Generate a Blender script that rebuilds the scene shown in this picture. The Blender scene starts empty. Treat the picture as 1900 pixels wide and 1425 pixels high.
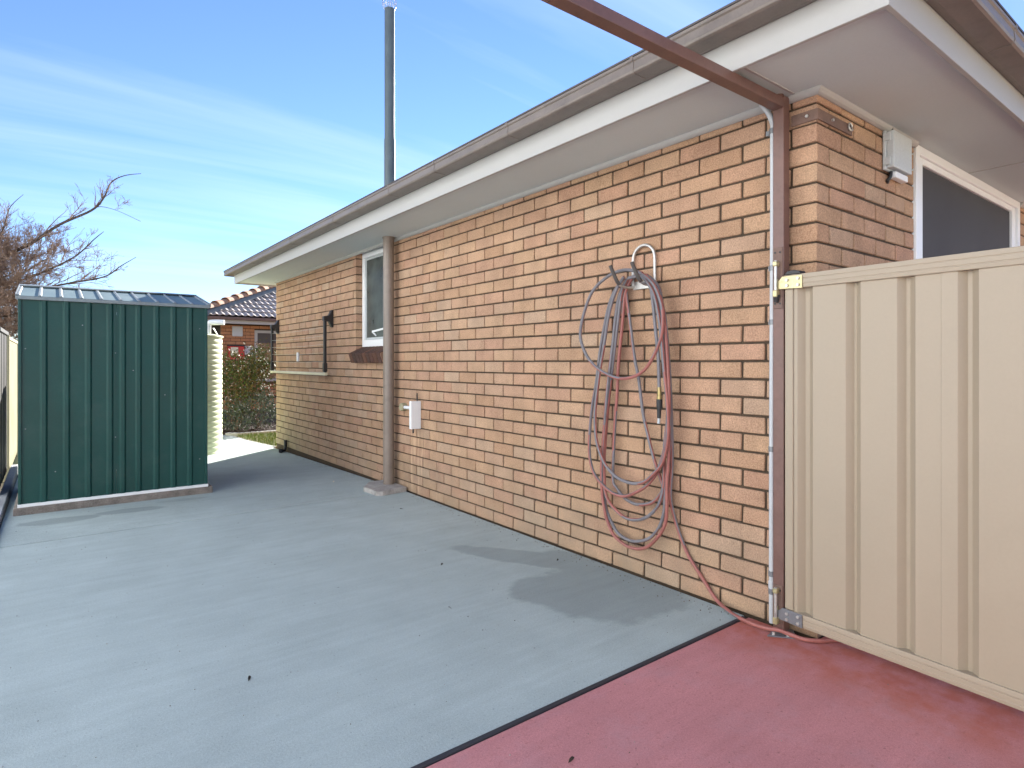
import bpy, bmesh, math, random
from mathutils import Vector, Matrix, noise as mnoise
R = math.radians
PI = math.pi
scn = bpy.context.scene
COL = scn.collection

# ------------------------------------------------------------------ camera
CAM_H = 1.196
YAW = math.atan2(853, 1116)
cam_d = bpy.data.cameras.new('camera')
cam = bpy.data.objects.new('camera', cam_d)
COL.objects.link(cam)
cam.location = (0, 0, CAM_H)
cam.rotation_euler = (R(90), 0, -YAW)
cam_d.sensor_width = 36
cam_d.lens = 21.145
cam_d.shift_y = -0.0218
cam_d.clip_start = 0.05
cam_d.clip_end = 3000
scn.camera = cam

# ------------------------------------------------------------------ light
SUN_AZ = R(47)      # clockwise from +Y, towards +X (behind the house)
SUN_EL = R(22)
SKY_STRENGTH = 0.055
world = bpy.data.worlds.new('World')
scn.world = world
world.use_nodes = True
wt = world.node_tree
for n in list(wt.nodes):
    wt.nodes.remove(n)
def wn(t, **k):
    n = wt.nodes.new(t)
    for a, b in k.items():
        setattr(n, a, b)
    return n
out = wn('ShaderNodeOutputWorld')
bg = wn('ShaderNodeBackground')
bg.inputs['Strength'].default_value = SKY_STRENGTH
sky = wn('ShaderNodeTexSky', sky_type='NISHITA', sun_disc=False, sun_elevation=SUN_EL,
         sun_rotation=SUN_AZ, altitude=200, air_density=1.0, dust_density=0.0, ozone_density=1.6)
tint = wn('ShaderNodeMix', data_type='RGBA', blend_type='MULTIPLY')
tint.inputs[0].default_value = 1.0
tint.inputs[7].default_value = (0.68, 0.80, 1.10, 1)
wt.links.new(sky.outputs[0], tint.inputs[6])
# thin streaked cirrus over the whole sky
tc = wn('ShaderNodeTexCoord')
sep = wn('ShaderNodeSeparateXYZ')
wt.links.new(tc.outputs['Generated'], sep.inputs[0])
zc = wn('ShaderNodeMath', operation='ADD'); zc.inputs[1].default_value = 0.12
zm = wn('ShaderNodeMath', operation='MAXIMUM'); zm.inputs[1].default_value = 0.0
wt.links.new(sep.outputs[2], zm.inputs[0]); wt.links.new(zm.outputs[0], zc.inputs[0])
dx = wn('ShaderNodeMath', operation='DIVIDE'); dy = wn('ShaderNodeMath', operation='DIVIDE')
wt.links.new(sep.outputs[0], dx.inputs[0]); wt.links.new(zc.outputs[0], dx.inputs[1])
wt.links.new(sep.outputs[1], dy.inputs[0]); wt.links.new(zc.outputs[0], dy.inputs[1])
cmb = wn('ShaderNodeCombineXYZ')
wt.links.new(dx.outputs[0], cmb.inputs[0]); wt.links.new(dy.outputs[0], cmb.inputs[1])
mp = wn('ShaderNodeMapping')
mp.inputs['Rotation'].default_value = (0, 0, R(7))
mp.inputs['Location'].default_value = (3.1, 0.35, 0)
mp.inputs['Scale'].default_value = (0.38, 2.3, 1)
wt.links.new(cmb.outputs[0], mp.inputs[0])
n1 = wn('ShaderNodeTexNoise'); n1.inputs['Scale'].default_value = 0.95
n1.inputs['Detail'].default_value = 6; n1.inputs['Roughness'].default_value = 0.52
n1.inputs['Distortion'].default_value = 0.5
wt.links.new(mp.outputs[0], n1.inputs['Vector'])
rp = wn('ShaderNodeValToRGB')
rp.color_ramp.elements[0].position = 0.46; rp.color_ramp.elements[0].color = (0, 0, 0, 1)
rp.color_ramp.elements[1].position = 0.72; rp.color_ramp.elements[1].color = (1, 1, 1, 1)
wt.links.new(n1.outputs[0], rp.inputs[0])
cf = wn('ShaderNodeMath', operation='MULTIPLY'); cf.inputs[1].default_value = 0.33
wt.links.new(rp.outputs[0], cf.inputs[0])
cmix = wn('ShaderNodeMix', data_type='RGBA')
wt.links.new(cf.outputs[0], cmix.inputs[0])
wt.links.new(tint.outputs[2], cmix.inputs[6])
cmix.inputs[7].default_value = (5.0, 5.9, 7.4, 1)
wt.links.new(cmix.outputs[2], bg.inputs[0])
wt.links.new(bg.outputs[0], out.inputs[0])

sun_d = bpy.data.lights.new('sun', 'SUN')
sun_d.energy = 5.0
sun_d.angle = R(0.5)
sun_d.color = (1.0, 0.94, 0.86)
sun = bpy.data.objects.new('sun', sun_d)
COL.objects.link(sun)
sdir = Vector((math.sin(SUN_AZ) * math.cos(SUN_EL), math.cos(SUN_AZ) * math.cos(SUN_EL), math.sin(SUN_EL)))
sun.rotation_euler = sdir.to_track_quat('Z', 'Y').to_euler()
sun.location = (10, 10, 12)

vs = scn.view_settings
vs.view_transform = 'Standard'
vs.look = 'None'
vs.gamma = 1
vs.use_curve_mapping = False
vs.exposure = 2.06

rng = random.Random(7)

# ------------------------------------------------------------------ materials
def new_mat(name):
    m = bpy.data.materials.new(name)
    m.use_nodes = True
    nt = m.node_tree
    b = nt.nodes['Principled BSDF']
    return m, nt, b

def nd(nt, t, **k):
    n = nt.nodes.new(t)
    for a, b in k.items():
        setattr(n, a, b)
    return n

def noise(nt, vec, scale, detail=3, rough=0.55):
    n = nd(nt, 'ShaderNodeTexNoise')
    n.inputs['Scale'].default_value = scale
    n.inputs['Detail'].default_value = detail
    n.inputs['Roughness'].default_value = rough
    nt.links.new(vec, n.inputs['Vector'])
    return n.outputs[0]

def maprange(nt, v, a, b, c, d, smooth=False):
    n = nd(nt, 'ShaderNodeMapRange')
    if smooth:
        n.interpolation_type = 'SMOOTHSTEP'
    nt.links.new(v, n.inputs[0])
    for i, x in enumerate((a, b, c, d)):
        n.inputs[i + 1].default_value = x
    return n.outputs[0]

def mixc(nt, fac, a, b, mode='MIX'):
    n = nd(nt, 'ShaderNodeMix', data_type='RGBA', blend_type=mode)
    for i, v in ((0, fac), (6, a), (7, b)):
        if hasattr(v, 'links'):
            nt.links.new(v, n.inputs[i])
        elif i == 0:
            n.inputs[0].default_value = v
        else:
            n.inputs[i].default_value = (v[0], v[1], v[2], 1)
    return n.outputs[2]

def math_(nt, op, a, b=None, clamp=False):
    n = nd(nt, 'ShaderNodeMath', operation=op, use_clamp=clamp)
    for i, v in ((0, a), (1, b)):
        if v is None:
            continue
        if hasattr(v, 'links'):
            nt.links.new(v, n.inputs[i])
        else:
            n.inputs[i].default_value = v
    return n.outputs[0]

def pos(nt):
    return nd(nt, 'ShaderNodeNewGeometry').outputs['Position']

def mat(name, col, rough=0.6, metal=0.0, var=0.12, vscale=3.0, fine=0.06, fscale=90.0, bump=0.0, bscale=120.0,
        spec=0.5, dirt=None):
    m, nt, b = new_mat(name)
    p = pos(nt)
    n1 = noise(nt, p, vscale, 4)
    n2 = noise(nt, p, fscale, 2)
    f = math_(nt, 'ADD', maprange(nt, n1, 0.3, 0.7, 1 - var, 1 + var), maprange(nt, n2, 0.3, 0.7, -fine, fine))
    sc = nd(nt, 'ShaderNodeVectorMath', operation='SCALE')
    sc.inputs[0].default_value = col
    nt.links.new(f, sc.inputs['Scale'])
    c = sc.outputs[0]
    if dirt:
        dcol, lo, hi, amt, dsc = dirt
        dn = noise(nt, p, dsc, 5, 0.62)
        c = mixc(nt, maprange(nt, dn, lo, hi, 0, amt), c, dcol)
    nt.links.new(c, b.inputs['Base Color'])
    b.inputs['Roughness'].default_value = rough
    b.inputs['Metallic'].default_value = metal
    b.inputs['Specular IOR Level'].default_value = spec
    rr = maprange(nt, n1, 0.3, 0.7, max(0.02, rough - 0.07), min(1, rough + 0.07))
    nt.links.new(rr, b.inputs['Roughness'])
    if bump:
        bn = nd(nt, 'ShaderNodeBump')
        bn.inputs['Strength'].default_value = bump
        bn.inputs['Distance'].default_value = 0.004
        nt.links.new(noise(nt, p, bscale, 4), bn.inputs['Height'])
        nt.links.new(bn.outputs[0], b.inputs['Normal'])
    return m

def brick_mat(name, island, cols, stains=True, bumpd=0.006):
    m, nt, b = new_mat(name)
    p = pos(nt)
    if island:
        rnd = nd(nt, 'ShaderNodeNewGeometry').outputs['Random Per Island']
    else:
        rnd = nd(nt, 'ShaderNodeObjectInfo').outputs['Random']
    cr = nd(nt, 'ShaderNodeValToRGB')
    els = cr.color_ramp.elements
    els[0].position = 0.0; els[0].color = (*cols[0], 1)
    els[1].position = 1.0; els[1].color = (*cols[-1], 1)
    for i, c in enumerate(cols[1:-1]):
        e = els.new((i + 1) / (len(cols) - 1)); e.color = (*c, 1)
    nt.links.new(rnd, cr.inputs[0])
    f1 = maprange(nt, noise(nt, p, 6.0, 4), 0.3, 0.7, 0.86, 1.14)
    f2 = maprange(nt, noise(nt, p, 150.0, 4, 0.8), 0.32, 0.68, 0.62, 1.38)
    f = math_(nt, 'MULTIPLY', f1, f2)
    sc = nd(nt, 'ShaderNodeVectorMath', operation='SCALE')
    nt.links.new(cr.outputs[0], sc.inputs[0]); nt.links.new(f, sc.inputs['Scale'])
    c = sc.outputs[0]
    # pale flecks
    vor = noise(nt, p, 320.0, 1)
    c = mixc(nt, maprange(nt, vor, 0.62, 0.75, 0, 0.35), c, (0.62, 0.46, 0.33))
    if stains:
        s = nd(nt, 'ShaderNodeSeparateXYZ'); nt.links.new(p, s.inputs[0])
        # lime streaks that have run down the wall below the tap cover
        mpn = nd(nt, 'ShaderNodeMapping'); nt.links.new(p, mpn.inputs[0])
        mpn.inputs['Scale'].default_value = (0.2, 11.0, 0.7)
        st = noise(nt, mpn.outputs[0], 2.6, 3, 0.6)
        st = maprange(nt, st, 0.53, 0.66, 0, 0.8)
        my = math_(nt, 'MULTIPLY', maprange(nt, s.outputs[1], 4.35, 4.6, 0, 1, True), maprange(nt, s.outputs[1], 5.02, 5.2, 1, 0, True))
        mz = maprange(nt, s.outputs[2], 0.5, 0.62, 1, 0, True)
        k = math_(nt, 'MULTIPLY', math_(nt, 'MULTIPLY', st, my), mz)
        c = mixc(nt, k, c, (0.62, 0.42, 0.27))
        # rain-splash soiling of the lowest courses
        sz = maprange(nt, s.outputs[2], 0.02, 0.5, 1, 0, True)
        so = math_(nt, 'MULTIPLY', maprange(nt, noise(nt, p, 2.2, 5, 0.65), 0.35, 0.65, 0.05, 0.55), sz)
        c = mixc(nt, so, c, (0.28, 0.23, 0.17))
        gy = maprange(nt, s.outputs[1], 7.0, 9.0, 0, 1, True)  # smooth yellow-olive tint, stronger low down and towards the far end
        far_tint = math_(nt, 'MULTIPLY', math_(nt, 'MULTIPLY', gy, maprange(nt, s.outputs[2], 0.1, 1.3, 1, 0, True)), 0.5)
        c = mixc(nt, far_tint, c, (0.37, 0.33, 0.22))
    nt.links.new(c, b.inputs['Base Color'])
    b.inputs['Roughness'].default_value = 0.88
    b.inputs['Specular IOR Level'].default_value = 0.25
    bn = nd(nt, 'ShaderNodeBump')
    bn.inputs['Strength'].default_value = 0.55
    bn.inputs['Distance'].default_value = bumpd
    mp2 = nd(nt, 'ShaderNodeMapping'); nt.links.new(p, mp2.inputs[0])
    mp2.inputs['Scale'].default_value = (1, 1, 1.5)
    nt.links.new(noise(nt, mp2.outputs[0], 95.0, 4, 0.7), bn.inputs['Height'])
    nt.links.new(bn.outputs[0], b.inputs['Normal'])
    return m

BC = [(0.37, 0.222, 0.138), (0.415, 0.265, 0.165), (0.40, 0.235, 0.158), (0.43, 0.28, 0.178), (0.385, 0.225, 0.148), (0.415, 0.285, 0.195), (0.41, 0.245, 0.155)]
M = {}
M['brick'] = brick_mat('tan_brick', False, BC)
M['brick_i'] = brick_mat('tan_brick_rest', True, BC)
RC = [(0.40, 0.185, 0.095), (0.47, 0.24, 0.125), (0.44, 0.21, 0.11), (0.38, 0.165, 0.09)]
M['brick_far'] = brick_mat('orange_brick', False, RC, stains=False)
SC = [(0.055, 0.032, 0.026), (0.095, 0.045, 0.034), (0.07, 0.04, 0.034), (0.12, 0.055, 0.035)]
M['brick_sill'] = brick_mat('glazed_sill_brick', False, SC, stains=False)
M['mortar'] = mat('mortar', (0.062, 0.042, 0.026), 0.95, bump=0.6, bscale=180, var=0.25, fine=0.15)
M['white'] = mat('white_paint', (0.40, 0.395, 0.385), 0.5, var=0.03, fine=0.01, dirt=((0.45, 0.42, 0.36), 0.58, 0.8, 0.25, 9))
M['soffit'] = mat('soffit_paint', (0.57, 0.625, 0.63), 0.7, var=0.04, vscale=1.2, fine=0.015, bump=0.05, bscale=400)
M['white_gloss'] = mat('white_frame', (0.82, 0.83, 0.84), 0.35, var=0.02, fine=0.01)
M['gutter'] = mat('brown_gutter', (0.175, 0.145, 0.125), 0.42, var=0.10, vscale=6, fine=0.05, dirt=((0.07, 0.055, 0.05), 0.5, 0.75, 0.38, 11))
M['joint_dark'] = mat('dark_joint', (0.07, 0.06, 0.055), 0.6)
M['brown'] = mat('brown_steel', (0.15, 0.078, 0.064), 0.4, var=0.14, vscale=7, fine=0.05, bump=0.05, bscale=200, dirt=((0.09, 0.045, 0.035), 0.52, 0.75, 0.5, 22))
M['brown_dull'] = mat('brown_plate', (0.15, 0.09, 0.07), 0.6, var=0.2, vscale=25, fine=0.1, bump=0.15, bscale=160)
M['pipe_brown'] = mat('downpipe_brown', (0.215, 0.172, 0.142), 0.38, var=0.10, vscale=4, fine=0.04, dirt=((0.12, 0.08, 0.06), 0.52, 0.78, 0.4, 11))
M['cream'] = mat('cream_steel', (0.34, 0.278, 0.205), 0.42, var=0.035, vscale=2.2, fine=0.012, dirt=((0.33, 0.26, 0.18), 0.6, 0.85, 0.25, 5))
M['reflector_cream'] = mat('reflector_fence_cream', (0.72, 0.66, 0.55), 0.5, var=0.04)
M['green'] = mat('green_steel', (0.005, 0.052, 0.046), 0.40, var=0.14, vscale=2.0, fine=0.05, dirt=((0.035, 0.07, 0.06), 0.52, 0.8, 0.45, 4), spec=0.35)
M['zinc'] = mat('zinc_trim', (0.19, 0.22, 0.235), 0.55, metal=0.1, var=0.10, vscale=9, fine=0.05)
M['roof_sheet'] = mat('shed_roof_sheet', (0.10, 0.155, 0.17), 0.6, metal=0.0, var=0.12, vscale=7)
M['tank'] = mat('cream_green_tank', (0.68, 0.75, 0.48), 0.5, var=0.04, fine=0.02)
M['black'] = mat('black_plastic', (0.02, 0.02, 0.022), 0.45)
M['fence_black'] = mat('charcoal_fence', (0.009, 0.009, 0.011), 0.6, var=0.15)
M['cream_post'] = mat('cream_post', (0.33, 0.30, 0.19), 0.55)
M['sleeper'] = mat('concrete_plinth', (0.30, 0.31, 0.33), 0.85, bump=0.3, bscale=90, var=0.2)
M['slab'] = mat('rough_slab', (0.19, 0.165, 0.145), 0.92, bump=0.8, bscale=60, var=0.3, vscale=14, fine=0.2)
M['pad'] = mat('pad_concrete', (0.36, 0.34, 0.32), 0.92, bump=0.9, bscale=50, var=0.25, vscale=12, fine=0.15)
M['galv'] = mat('galvanised', (0.55, 0.54, 0.52), 0.4, metal=0.75, var=0.2, vscale=40)
M['grey_pvc'] = mat('grey_conduit', (0.50, 0.52, 0.55), 0.42, var=0.05, vscale=5, fine=0.03)
M['grey_box'] = mat('grey_plastic', (0.50, 0.53, 0.54), 0.45, var=0.03)
M['clip'] = mat('metal_clip', (0.22, 0.23, 0.25), 0.4, metal=0.6)
M['brass'] = mat('zinc_yellow', (0.50, 0.44, 0.25), 0.38, metal=0.6, var=0.2, vscale=60)
M['brass2'] = mat('brass', (0.36, 0.28, 0.13), 0.35, metal=0.8)
M['hose_red'] = mat('hose_red', (0.30, 0.105, 0.088), 0.5, var=0.15, vscale=20)
M['hose_grey'] = mat('hose_grey', (0.165, 0.155, 0.17), 0.5, var=0.12, vscale=20)
M['rubber'] = mat('black_rubber', (0.026, 0.028, 0.036), 0.6, bump=0.2, bscale=300)
M['screen'] = mat('flyscreen', (0.045, 0.043, 0.049), 0.75, var=0.1, vscale=2.0, bump=0.2, bscale=900)
M['flue'] = mat('painted_flue', (0.10, 0.125, 0.135), 0.55, var=0.15, vscale=5, fine=0.06)
M['bark'] = mat('bark', (0.075, 0.055, 0.045), 0.9, var=0.3, vscale=12, bump=0.6, bscale=60)
M['twig'] = mat('twig_bark', (0.23, 0.155, 0.11), 0.85, var=0.3, vscale=9)
M['red_box'] = mat('red_enamel', (0.55, 0.03, 0.03), 0.4)
M['card'] = mat('cream_card', (0.75, 0.68, 0.50), 0.7)
M['cord'] = mat('line_cord', (0.42, 0.44, 0.40), 0.5)
M['bar_cream'] = mat('cream_bar', (0.60, 0.55, 0.40), 0.4)
M['roof_dark'] = mat('roof_underlay', (0.06, 0.045, 0.04), 0.9)
M['tile_red'] = mat('brown_roof_tile', (0.46, 0.39, 0.34), 0.75, var=0.25, vscale=5, bump=0.2, bscale=80)
M['house_tile'] = mat('grey_brown_roof', (0.17, 0.13, 0.11), 0.7, var=0.2, vscale=4)
M['cap_tile'] = mat('terracotta_cap', (0.48, 0.25, 0.13), 0.75, var=0.3, vscale=9)
M['valley'] = mat('blue_grey_flashing', (0.15, 0.17, 0.18), 0.55, metal=0.0, var=0.2, vscale=7)
M['soil'] = mat('dry_ground', (0.24, 0.19, 0.12), 0.95, var=0.25, vscale=0.8, bump=0.4, bscale=30, dirt=((0.10, 0.14, 0.045), 0.42, 0.62, 0.8, 0.7))
M['mulch'] = mat('bark_mulch', (0.045, 0.026, 0.018), 0.95, var=0.4, vscale=25, bump=1.0, bscale=70)
M['debris'] = mat('dry_leaf', (0.035, 0.025, 0.018), 0.9, var=0.3)

def leaf_mat(name, cols, rough=0.6):
    m, nt, b = new_mat(name)
    rnd = nd(nt, 'ShaderNodeNewGeometry').outputs['Random Per Island']
    cr = nd(nt, 'ShaderNodeValToRGB')
    els = cr.color_ramp.elements
    els[0].position = 0.0; els[0].color = (*cols[0], 1)
    els[1].position = 1.0; els[1].color = (*cols[-1], 1)
    for i, c in enumerate(cols[1:-1]):
        e = els.new((i + 1) / (len(cols) - 1)); e.color = (*c, 1)
    nt.links.new(rnd, cr.inputs[0])
    nt.links.new(cr.outputs[0], b.inputs['Base Color'])
    b.inputs['Roughness'].default_value = rough
    b.inputs['Specular IOR Level'].default_value = 0.25
    return m
M['leaf_mix'] = leaf_mat('shrub_leaf', [(0.035, 0.07, 0.015), (0.09, 0.12, 0.025), (0.16, 0.085, 0.03), (0.06, 0.11, 0.025), (0.15, 0.12, 0.05), (0.045, 0.07, 0.015), (0.08, 0.12, 0.03)])
M['leaf_grey'] = leaf_mat('grey_leaf', [(0.07, 0.10, 0.075), (0.12, 0.15, 0.12), (0.05, 0.085, 0.05), (0.16, 0.19, 0.16)])
M['leaf_dark'] = leaf_mat('hedge_leaf', [(0.02, 0.05, 0.015), (0.045, 0.09, 0.025), (0.03, 0.06, 0.02)])
M['grass'] = leaf_mat('grass_blade', [(0.09, 0.15, 0.025), (0.14, 0.20, 0.04), (0.07, 0.12, 0.02), (0.20, 0.21, 0.07)])

def glass_mat(name, col, rough=0.06):
    m, nt, b = new_mat(name)
    p = pos(nt)
    c = mixc(nt, maprange(nt, noise(nt, p, 5.0, 4), 0.3, 0.7, 0, 1), col, [x * 1.9 for x in col])
    nt.links.new(c, b.inputs['Base Color'])
    b.inputs['Roughness'].default_value = rough
    b.inputs['Specular IOR Level'].default_value = 0.7
    return m
M['glass'] = glass_mat('obscure_glass', (0.045, 0.055, 0.052), 0.22)
M['glass_far'] = glass_mat('curtained_glass', (0.10, 0.075, 0.05), 0.25)

def concrete_mat(name, col, grey=True, wet=(), pit=0.35):
    m, nt, b = new_mat(name)
    p = pos(nt)
    big = maprange(nt, noise(nt, p, 0.55, 4), 0.3, 0.7, 0.93, 1.06)
    mid = maprange(nt, noise(nt, p, 3.2, 5, 0.6), 0.3, 0.7, 0.93, 1.07)
    fin = math_(nt, 'MULTIPLY', maprange(nt, noise(nt, p, 140.0, 3, 0.7), 0.3, 0.7, 0.88, 1.12), maprange(nt, noise(nt, p, 420.0, 2, 0.7), 0.3, 0.7, 0.80, 1.20))
    # broom marks across the slab
    mp1 = nd(nt, 'ShaderNodeMapping'); nt.links.new(p, mp1.inputs[0])
    mp1.inputs['Scale'].default_value = (0.6, 6.0, 1)
    brm = maprange(nt, noise(nt, mp1.outputs[0], 3.0, 4, 0.6), 0.3, 0.7, 0.94, 1.05)
    f = math_(nt, 'MULTIPLY', math_(nt, 'MULTIPLY', big, mid), math_(nt, 'MULTIPLY', fin, brm))
    sc = nd(nt, 'ShaderNodeVectorMath', operation='SCALE')
    sc.inputs[0].default_value = col
    nt.links.new(f, sc.inputs['Scale'])
    c = sc.outputs[0]
    # scattered pin holes and specks
    sp = noise(nt, p, 75.0, 2, 0.5)
    c = mixc(nt, maprange(nt, sp, 0.68, 0.74, 0, pit), c, [x * 0.35 for x in col])
    rough_v = None
    if wet:
        s = nd(nt, 'ShaderNodeSeparateXYZ'); nt.links.new(p, s.inputs[0])
        wob = maprange(nt, noise(nt, p, 3.0, 4, 0.6), 0.2, 0.8, -0.22, 0.22)
        tot = None
        for (cx, cy, rx, ry, ang, amt) in wet:
            ca, sa = math.cos(R(ang)), math.sin(R(ang))
            ddx = math_(nt, 'SUBTRACT', s.outputs[0], cx); ddy = math_(nt, 'SUBTRACT', s.outputs[1], cy)
            u = math_(nt, 'DIVIDE', math_(nt, 'ADD', math_(nt, 'MULTIPLY', ddx, ca), math_(nt, 'MULTIPLY', ddy, sa)), rx)
            v = math_(nt, 'DIVIDE', math_(nt, 'SUBTRACT', math_(nt, 'MULTIPLY', ddy, ca), math_(nt, 'MULTIPLY', ddx, sa)), ry)
            d = math_(nt, 'SQRT', math_(nt, 'ADD', math_(nt, 'MULTIPLY', u, u), math_(nt, 'MULTIPLY', v, v)))
            d = math_(nt, 'ADD', d, math_(nt, 'ADD', wob, maprange(nt, noise(nt, p, 14.0, 3, 0.6), 0.2, 0.8, -0.07, 0.07)))
            k = maprange(nt, d, 0.80, 1.02, amt * 0.74, 0, True)
            tot = k if tot is None else math_(nt, 'MAXIMUM', tot, k)
        c = mixc(nt, tot, c, [x * 0.42 for x in col])
    if not grey:
        s2 = nd(nt, 'ShaderNodeSeparateXYZ'); nt.links.new(p, s2.inputs[0])
        # deeper orange-red on the gate side, broken up by noise
        k = math_(nt, 'MULTIPLY', maprange(nt, s2.outputs[0], 2.1, 2.5, 0, 0.8, True), maprange(nt, noise(nt, p, 9, 4), 0.35, 0.6, 0.3, 1))
        c = mixc(nt, k, c, (0.40, 0.10, 0.055))
    nt.links.new(c, b.inputs['Base Color'])
    if not grey:
        # worn pale scuffs and darker trodden-in specks
        c = mixc(nt, maprange(nt, noise(nt, p, 5.0, 5, 0.7), 0.50, 0.72, 0, 0.28), c, (0.42, 0.27, 0.30))
        c = mixc(nt, maprange(nt, noise(nt, p, 46.0, 4, 0.75), 0.56, 0.72, 0, 0.42), c, (0.26, 0.085, 0.075))
    else:
        c = mixc(nt, maprange(nt, noise(nt, p, 38.0, 4, 0.75), 0.57, 0.74, 0, 0.22), c, (0.20, 0.24, 0.26))
    nt.links.new(c, b.inputs['Base Color'])
    b.inputs['Roughness'].default_value = 0.85
    b.inputs['Specular IOR Level'].default_value = 0.3
    bn = nd(nt, 'ShaderNodeBump')
    bn.inputs['Strength'].default_value = 0.35
    bn.inputs['Distance'].default_value = 0.003
    nt.links.new(noise(nt, p, 110.0, 4, 0.7), bn.inputs['Height'])
    nt.links.new(bn.outputs[0], b.inputs['Normal'])
    return m
WET = [(2.33, 2.22, 0.50, 0.42, -12, 0.62), (2.50, 2.58, 0.20, 0.30, 10, 0.60), (2.30, 2.86, 0.60, 0.13, 118, 0.55), (2.05, 2.40, 0.24, 0.20, 30, 0.60),
       (0.05, 5.72, 0.26, 0.13, -8, 0.65), (0.52, 5.76, 0.26, 0.10, -6, 0.60), (0.92, 5.95, 0.22, 0.06, -4, 0.35)]
M['concrete'] = concrete_mat('driveway_concrete', (0.385, 0.45, 0.445), True, WET, 0.45)
M['red_concrete'] = concrete_mat('red_painted_concrete', (0.50, 0.215, 0.222), False, (), 0.55)

# ------------------------------------------------------------------ mesh helpers
WL = {}
class MB:
    def __init__(s):
        s.v = []; s.f = []; s.m = []
    def add(s, vs, fs, mi=0):
        o = len(s.v)
        s.v += [tuple(x) for x in vs]
        for k, f in enumerate(fs):
            s.f.append([i + o for i in f])
            s.m.append(mi[k] if isinstance(mi, (list, tuple)) else mi)
        return s
    def box(s, x0, x1, y0, y1, z0, z1, mi=0):
        vs = [(x, y, z) for z in (z0, z1) for y in (y0, y1) for x in (x0, x1)]
        return s.add(vs, [(0, 2, 3, 1), (4, 5, 7, 6), (0, 1, 5, 4), (2, 6, 7, 3), (0, 4, 6, 2), (1, 3, 7, 5)], mi)
    def bar(s, a, b, w, h, mi=0, up=(0, 0, 1)):
        a = Vector(a); b = Vector(b); t = (b - a).normalized()
        u = Vector(up); sd = t.cross(u).normalized() * (w / 2); uu = sd.cross(t).normalized() * (h / 2)
        vs = [p + i * sd + j * uu for p in (a, b) for i, j in ((-1, -1), (1, -1), (1, 1), (-1, 1))]
        return s.add(vs, [(0, 1, 2, 3), (7, 6, 5, 4), (0, 4, 5, 1), (1, 5, 6, 2), (2, 6, 7, 3), (3, 7, 4, 0)], mi)
    def tube(s, pts, r, n=8, mi=0, cap=True, mfun=None):
        pts = [Vector(p) for p in pts]
        rs = r if isinstance(r, (list, tuple)) else [r] * len(pts)
        o = []
        prev = None
        for i, p in enumerate(pts):
            t = (pts[min(i + 1, len(pts) - 1)] - pts[max(i - 1, 0)])
            if t.length < 1e-9:
                t = Vector((0, 0, 1))
            t.normalize()
            if prev is None:
                a = Vector((0, 0, 1)) if abs(t.z) < 0.9 else Vector((1, 0, 0))
                u = t.cross(a).normalized()
            else:
                u = (prev - t * prev.dot(t))
                u = u.normalized() if u.length > 1e-6 else t.orthogonal().normalized()
            prev = u
            w = t.cross(u)
            o += [p + (u * math.cos(2 * PI * k / n) + w * math.sin(2 * PI * k / n)) * rs[i] for k in range(n)]
        fs = []; ms = []
        for i in range(len(pts) - 1):
            for k in range(n):
                fs.append((i * n + k, i * n + (k + 1) % n, (i + 1) * n + (k + 1) % n, (i + 1) * n + k))
                ms.append(mfun(i, k) if mfun else mi)
        if cap:
            fs.append(tuple(range(n - 1, -1, -1))); ms.append(mi)
            fs.append(tuple((len(pts) - 1) * n + k for k in range(n))); ms.append(mi)
        return s.add(o, fs, ms)
    def prism(s, prof, a, b, fn, mi=0):
        """profile [(p,q)] swept from a to b; fn(p,q,t) -> xyz"""
        n = len(prof)
        vs = [fn(p, q, t) for t in (a, b) for p, q in prof]
        fs = [tuple(range(n)), tuple(range(2 * n - 1, n - 1, -1))]
        fs += [(i, (i + 1) % n, n + (i + 1) % n, n + i) for i in range(n)]
        return s.add(vs, fs, mi)
    def sheet(s, line, a, b, fn, mi=0):
        n = len(line)
        vs = [fn(p, q, t) for t in (a, b) for p, q in line]
        return s.add(vs, [(i, i + 1, n + i + 1, n + i) for i in range(n - 1)], mi)
    def lathe(s, prof, c, n=24, mi=0):
        vs = [(c[0] + r * math.cos(2 * PI * k / n), c[1] + r * math.sin(2 * PI * k / n), c[2] + z) for r, z in prof for k in range(n)]
        fs = [(i * n + k, i * n + (k + 1) % n, (i + 1) * n + (k + 1) % n, (i + 1) * n + k) for i in range(len(prof) - 1) for k in range(n)]
        return s.add(vs, fs, mi)
    def build(s, name, mats, parent=None, bevel=0.0, smooth=False, loc=None, seg=1, angle=40):
        base = Vector(loc) if loc is not None else (WL[parent.name] if parent is not None else Vector((0, 0, 0)))
        me = bpy.data.meshes.new(name)
        me.from_pydata([tuple(Vector(v) - base) for v in s.v], [], s.f)
        if not isinstance(mats, (list, tuple)):
            mats = [mats]
        for m_ in mats:
            me.materials.append(m_)
        me.polygons.foreach_set('material_index', s.m)
        bm = bmesh.new(); bm.from_mesh(me)
        bmesh.ops.recalc_face_normals(bm, faces=bm.faces) if not getattr(s, 'open', False) else None
        if bevel:
            es = [e for e in bm.edges if len(e.link_faces) == 2 and e.calc_face_angle(0) > R(angle)]
            bmesh.ops.bevel(bm, geom=es, offset=bevel, segments=seg, affect='EDGES', profile=0.6, clamp_overlap=True)
        bm.to_mesh(me); bm.free()
        if smooth:
            me.polygons.foreach_set('use_smooth', [True] * len(me.polygons))
            try:
                me.set_sharp_from_angle(angle=R(38))
            except Exception:
                pass
        o = bpy.data.objects.new(name, me)
        COL.objects.link(o)
        if parent is not None:
            o.parent = parent
            WL[o.name] = base
        else:
            o.location = base
            WL[o.name] = base
        return o

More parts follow.
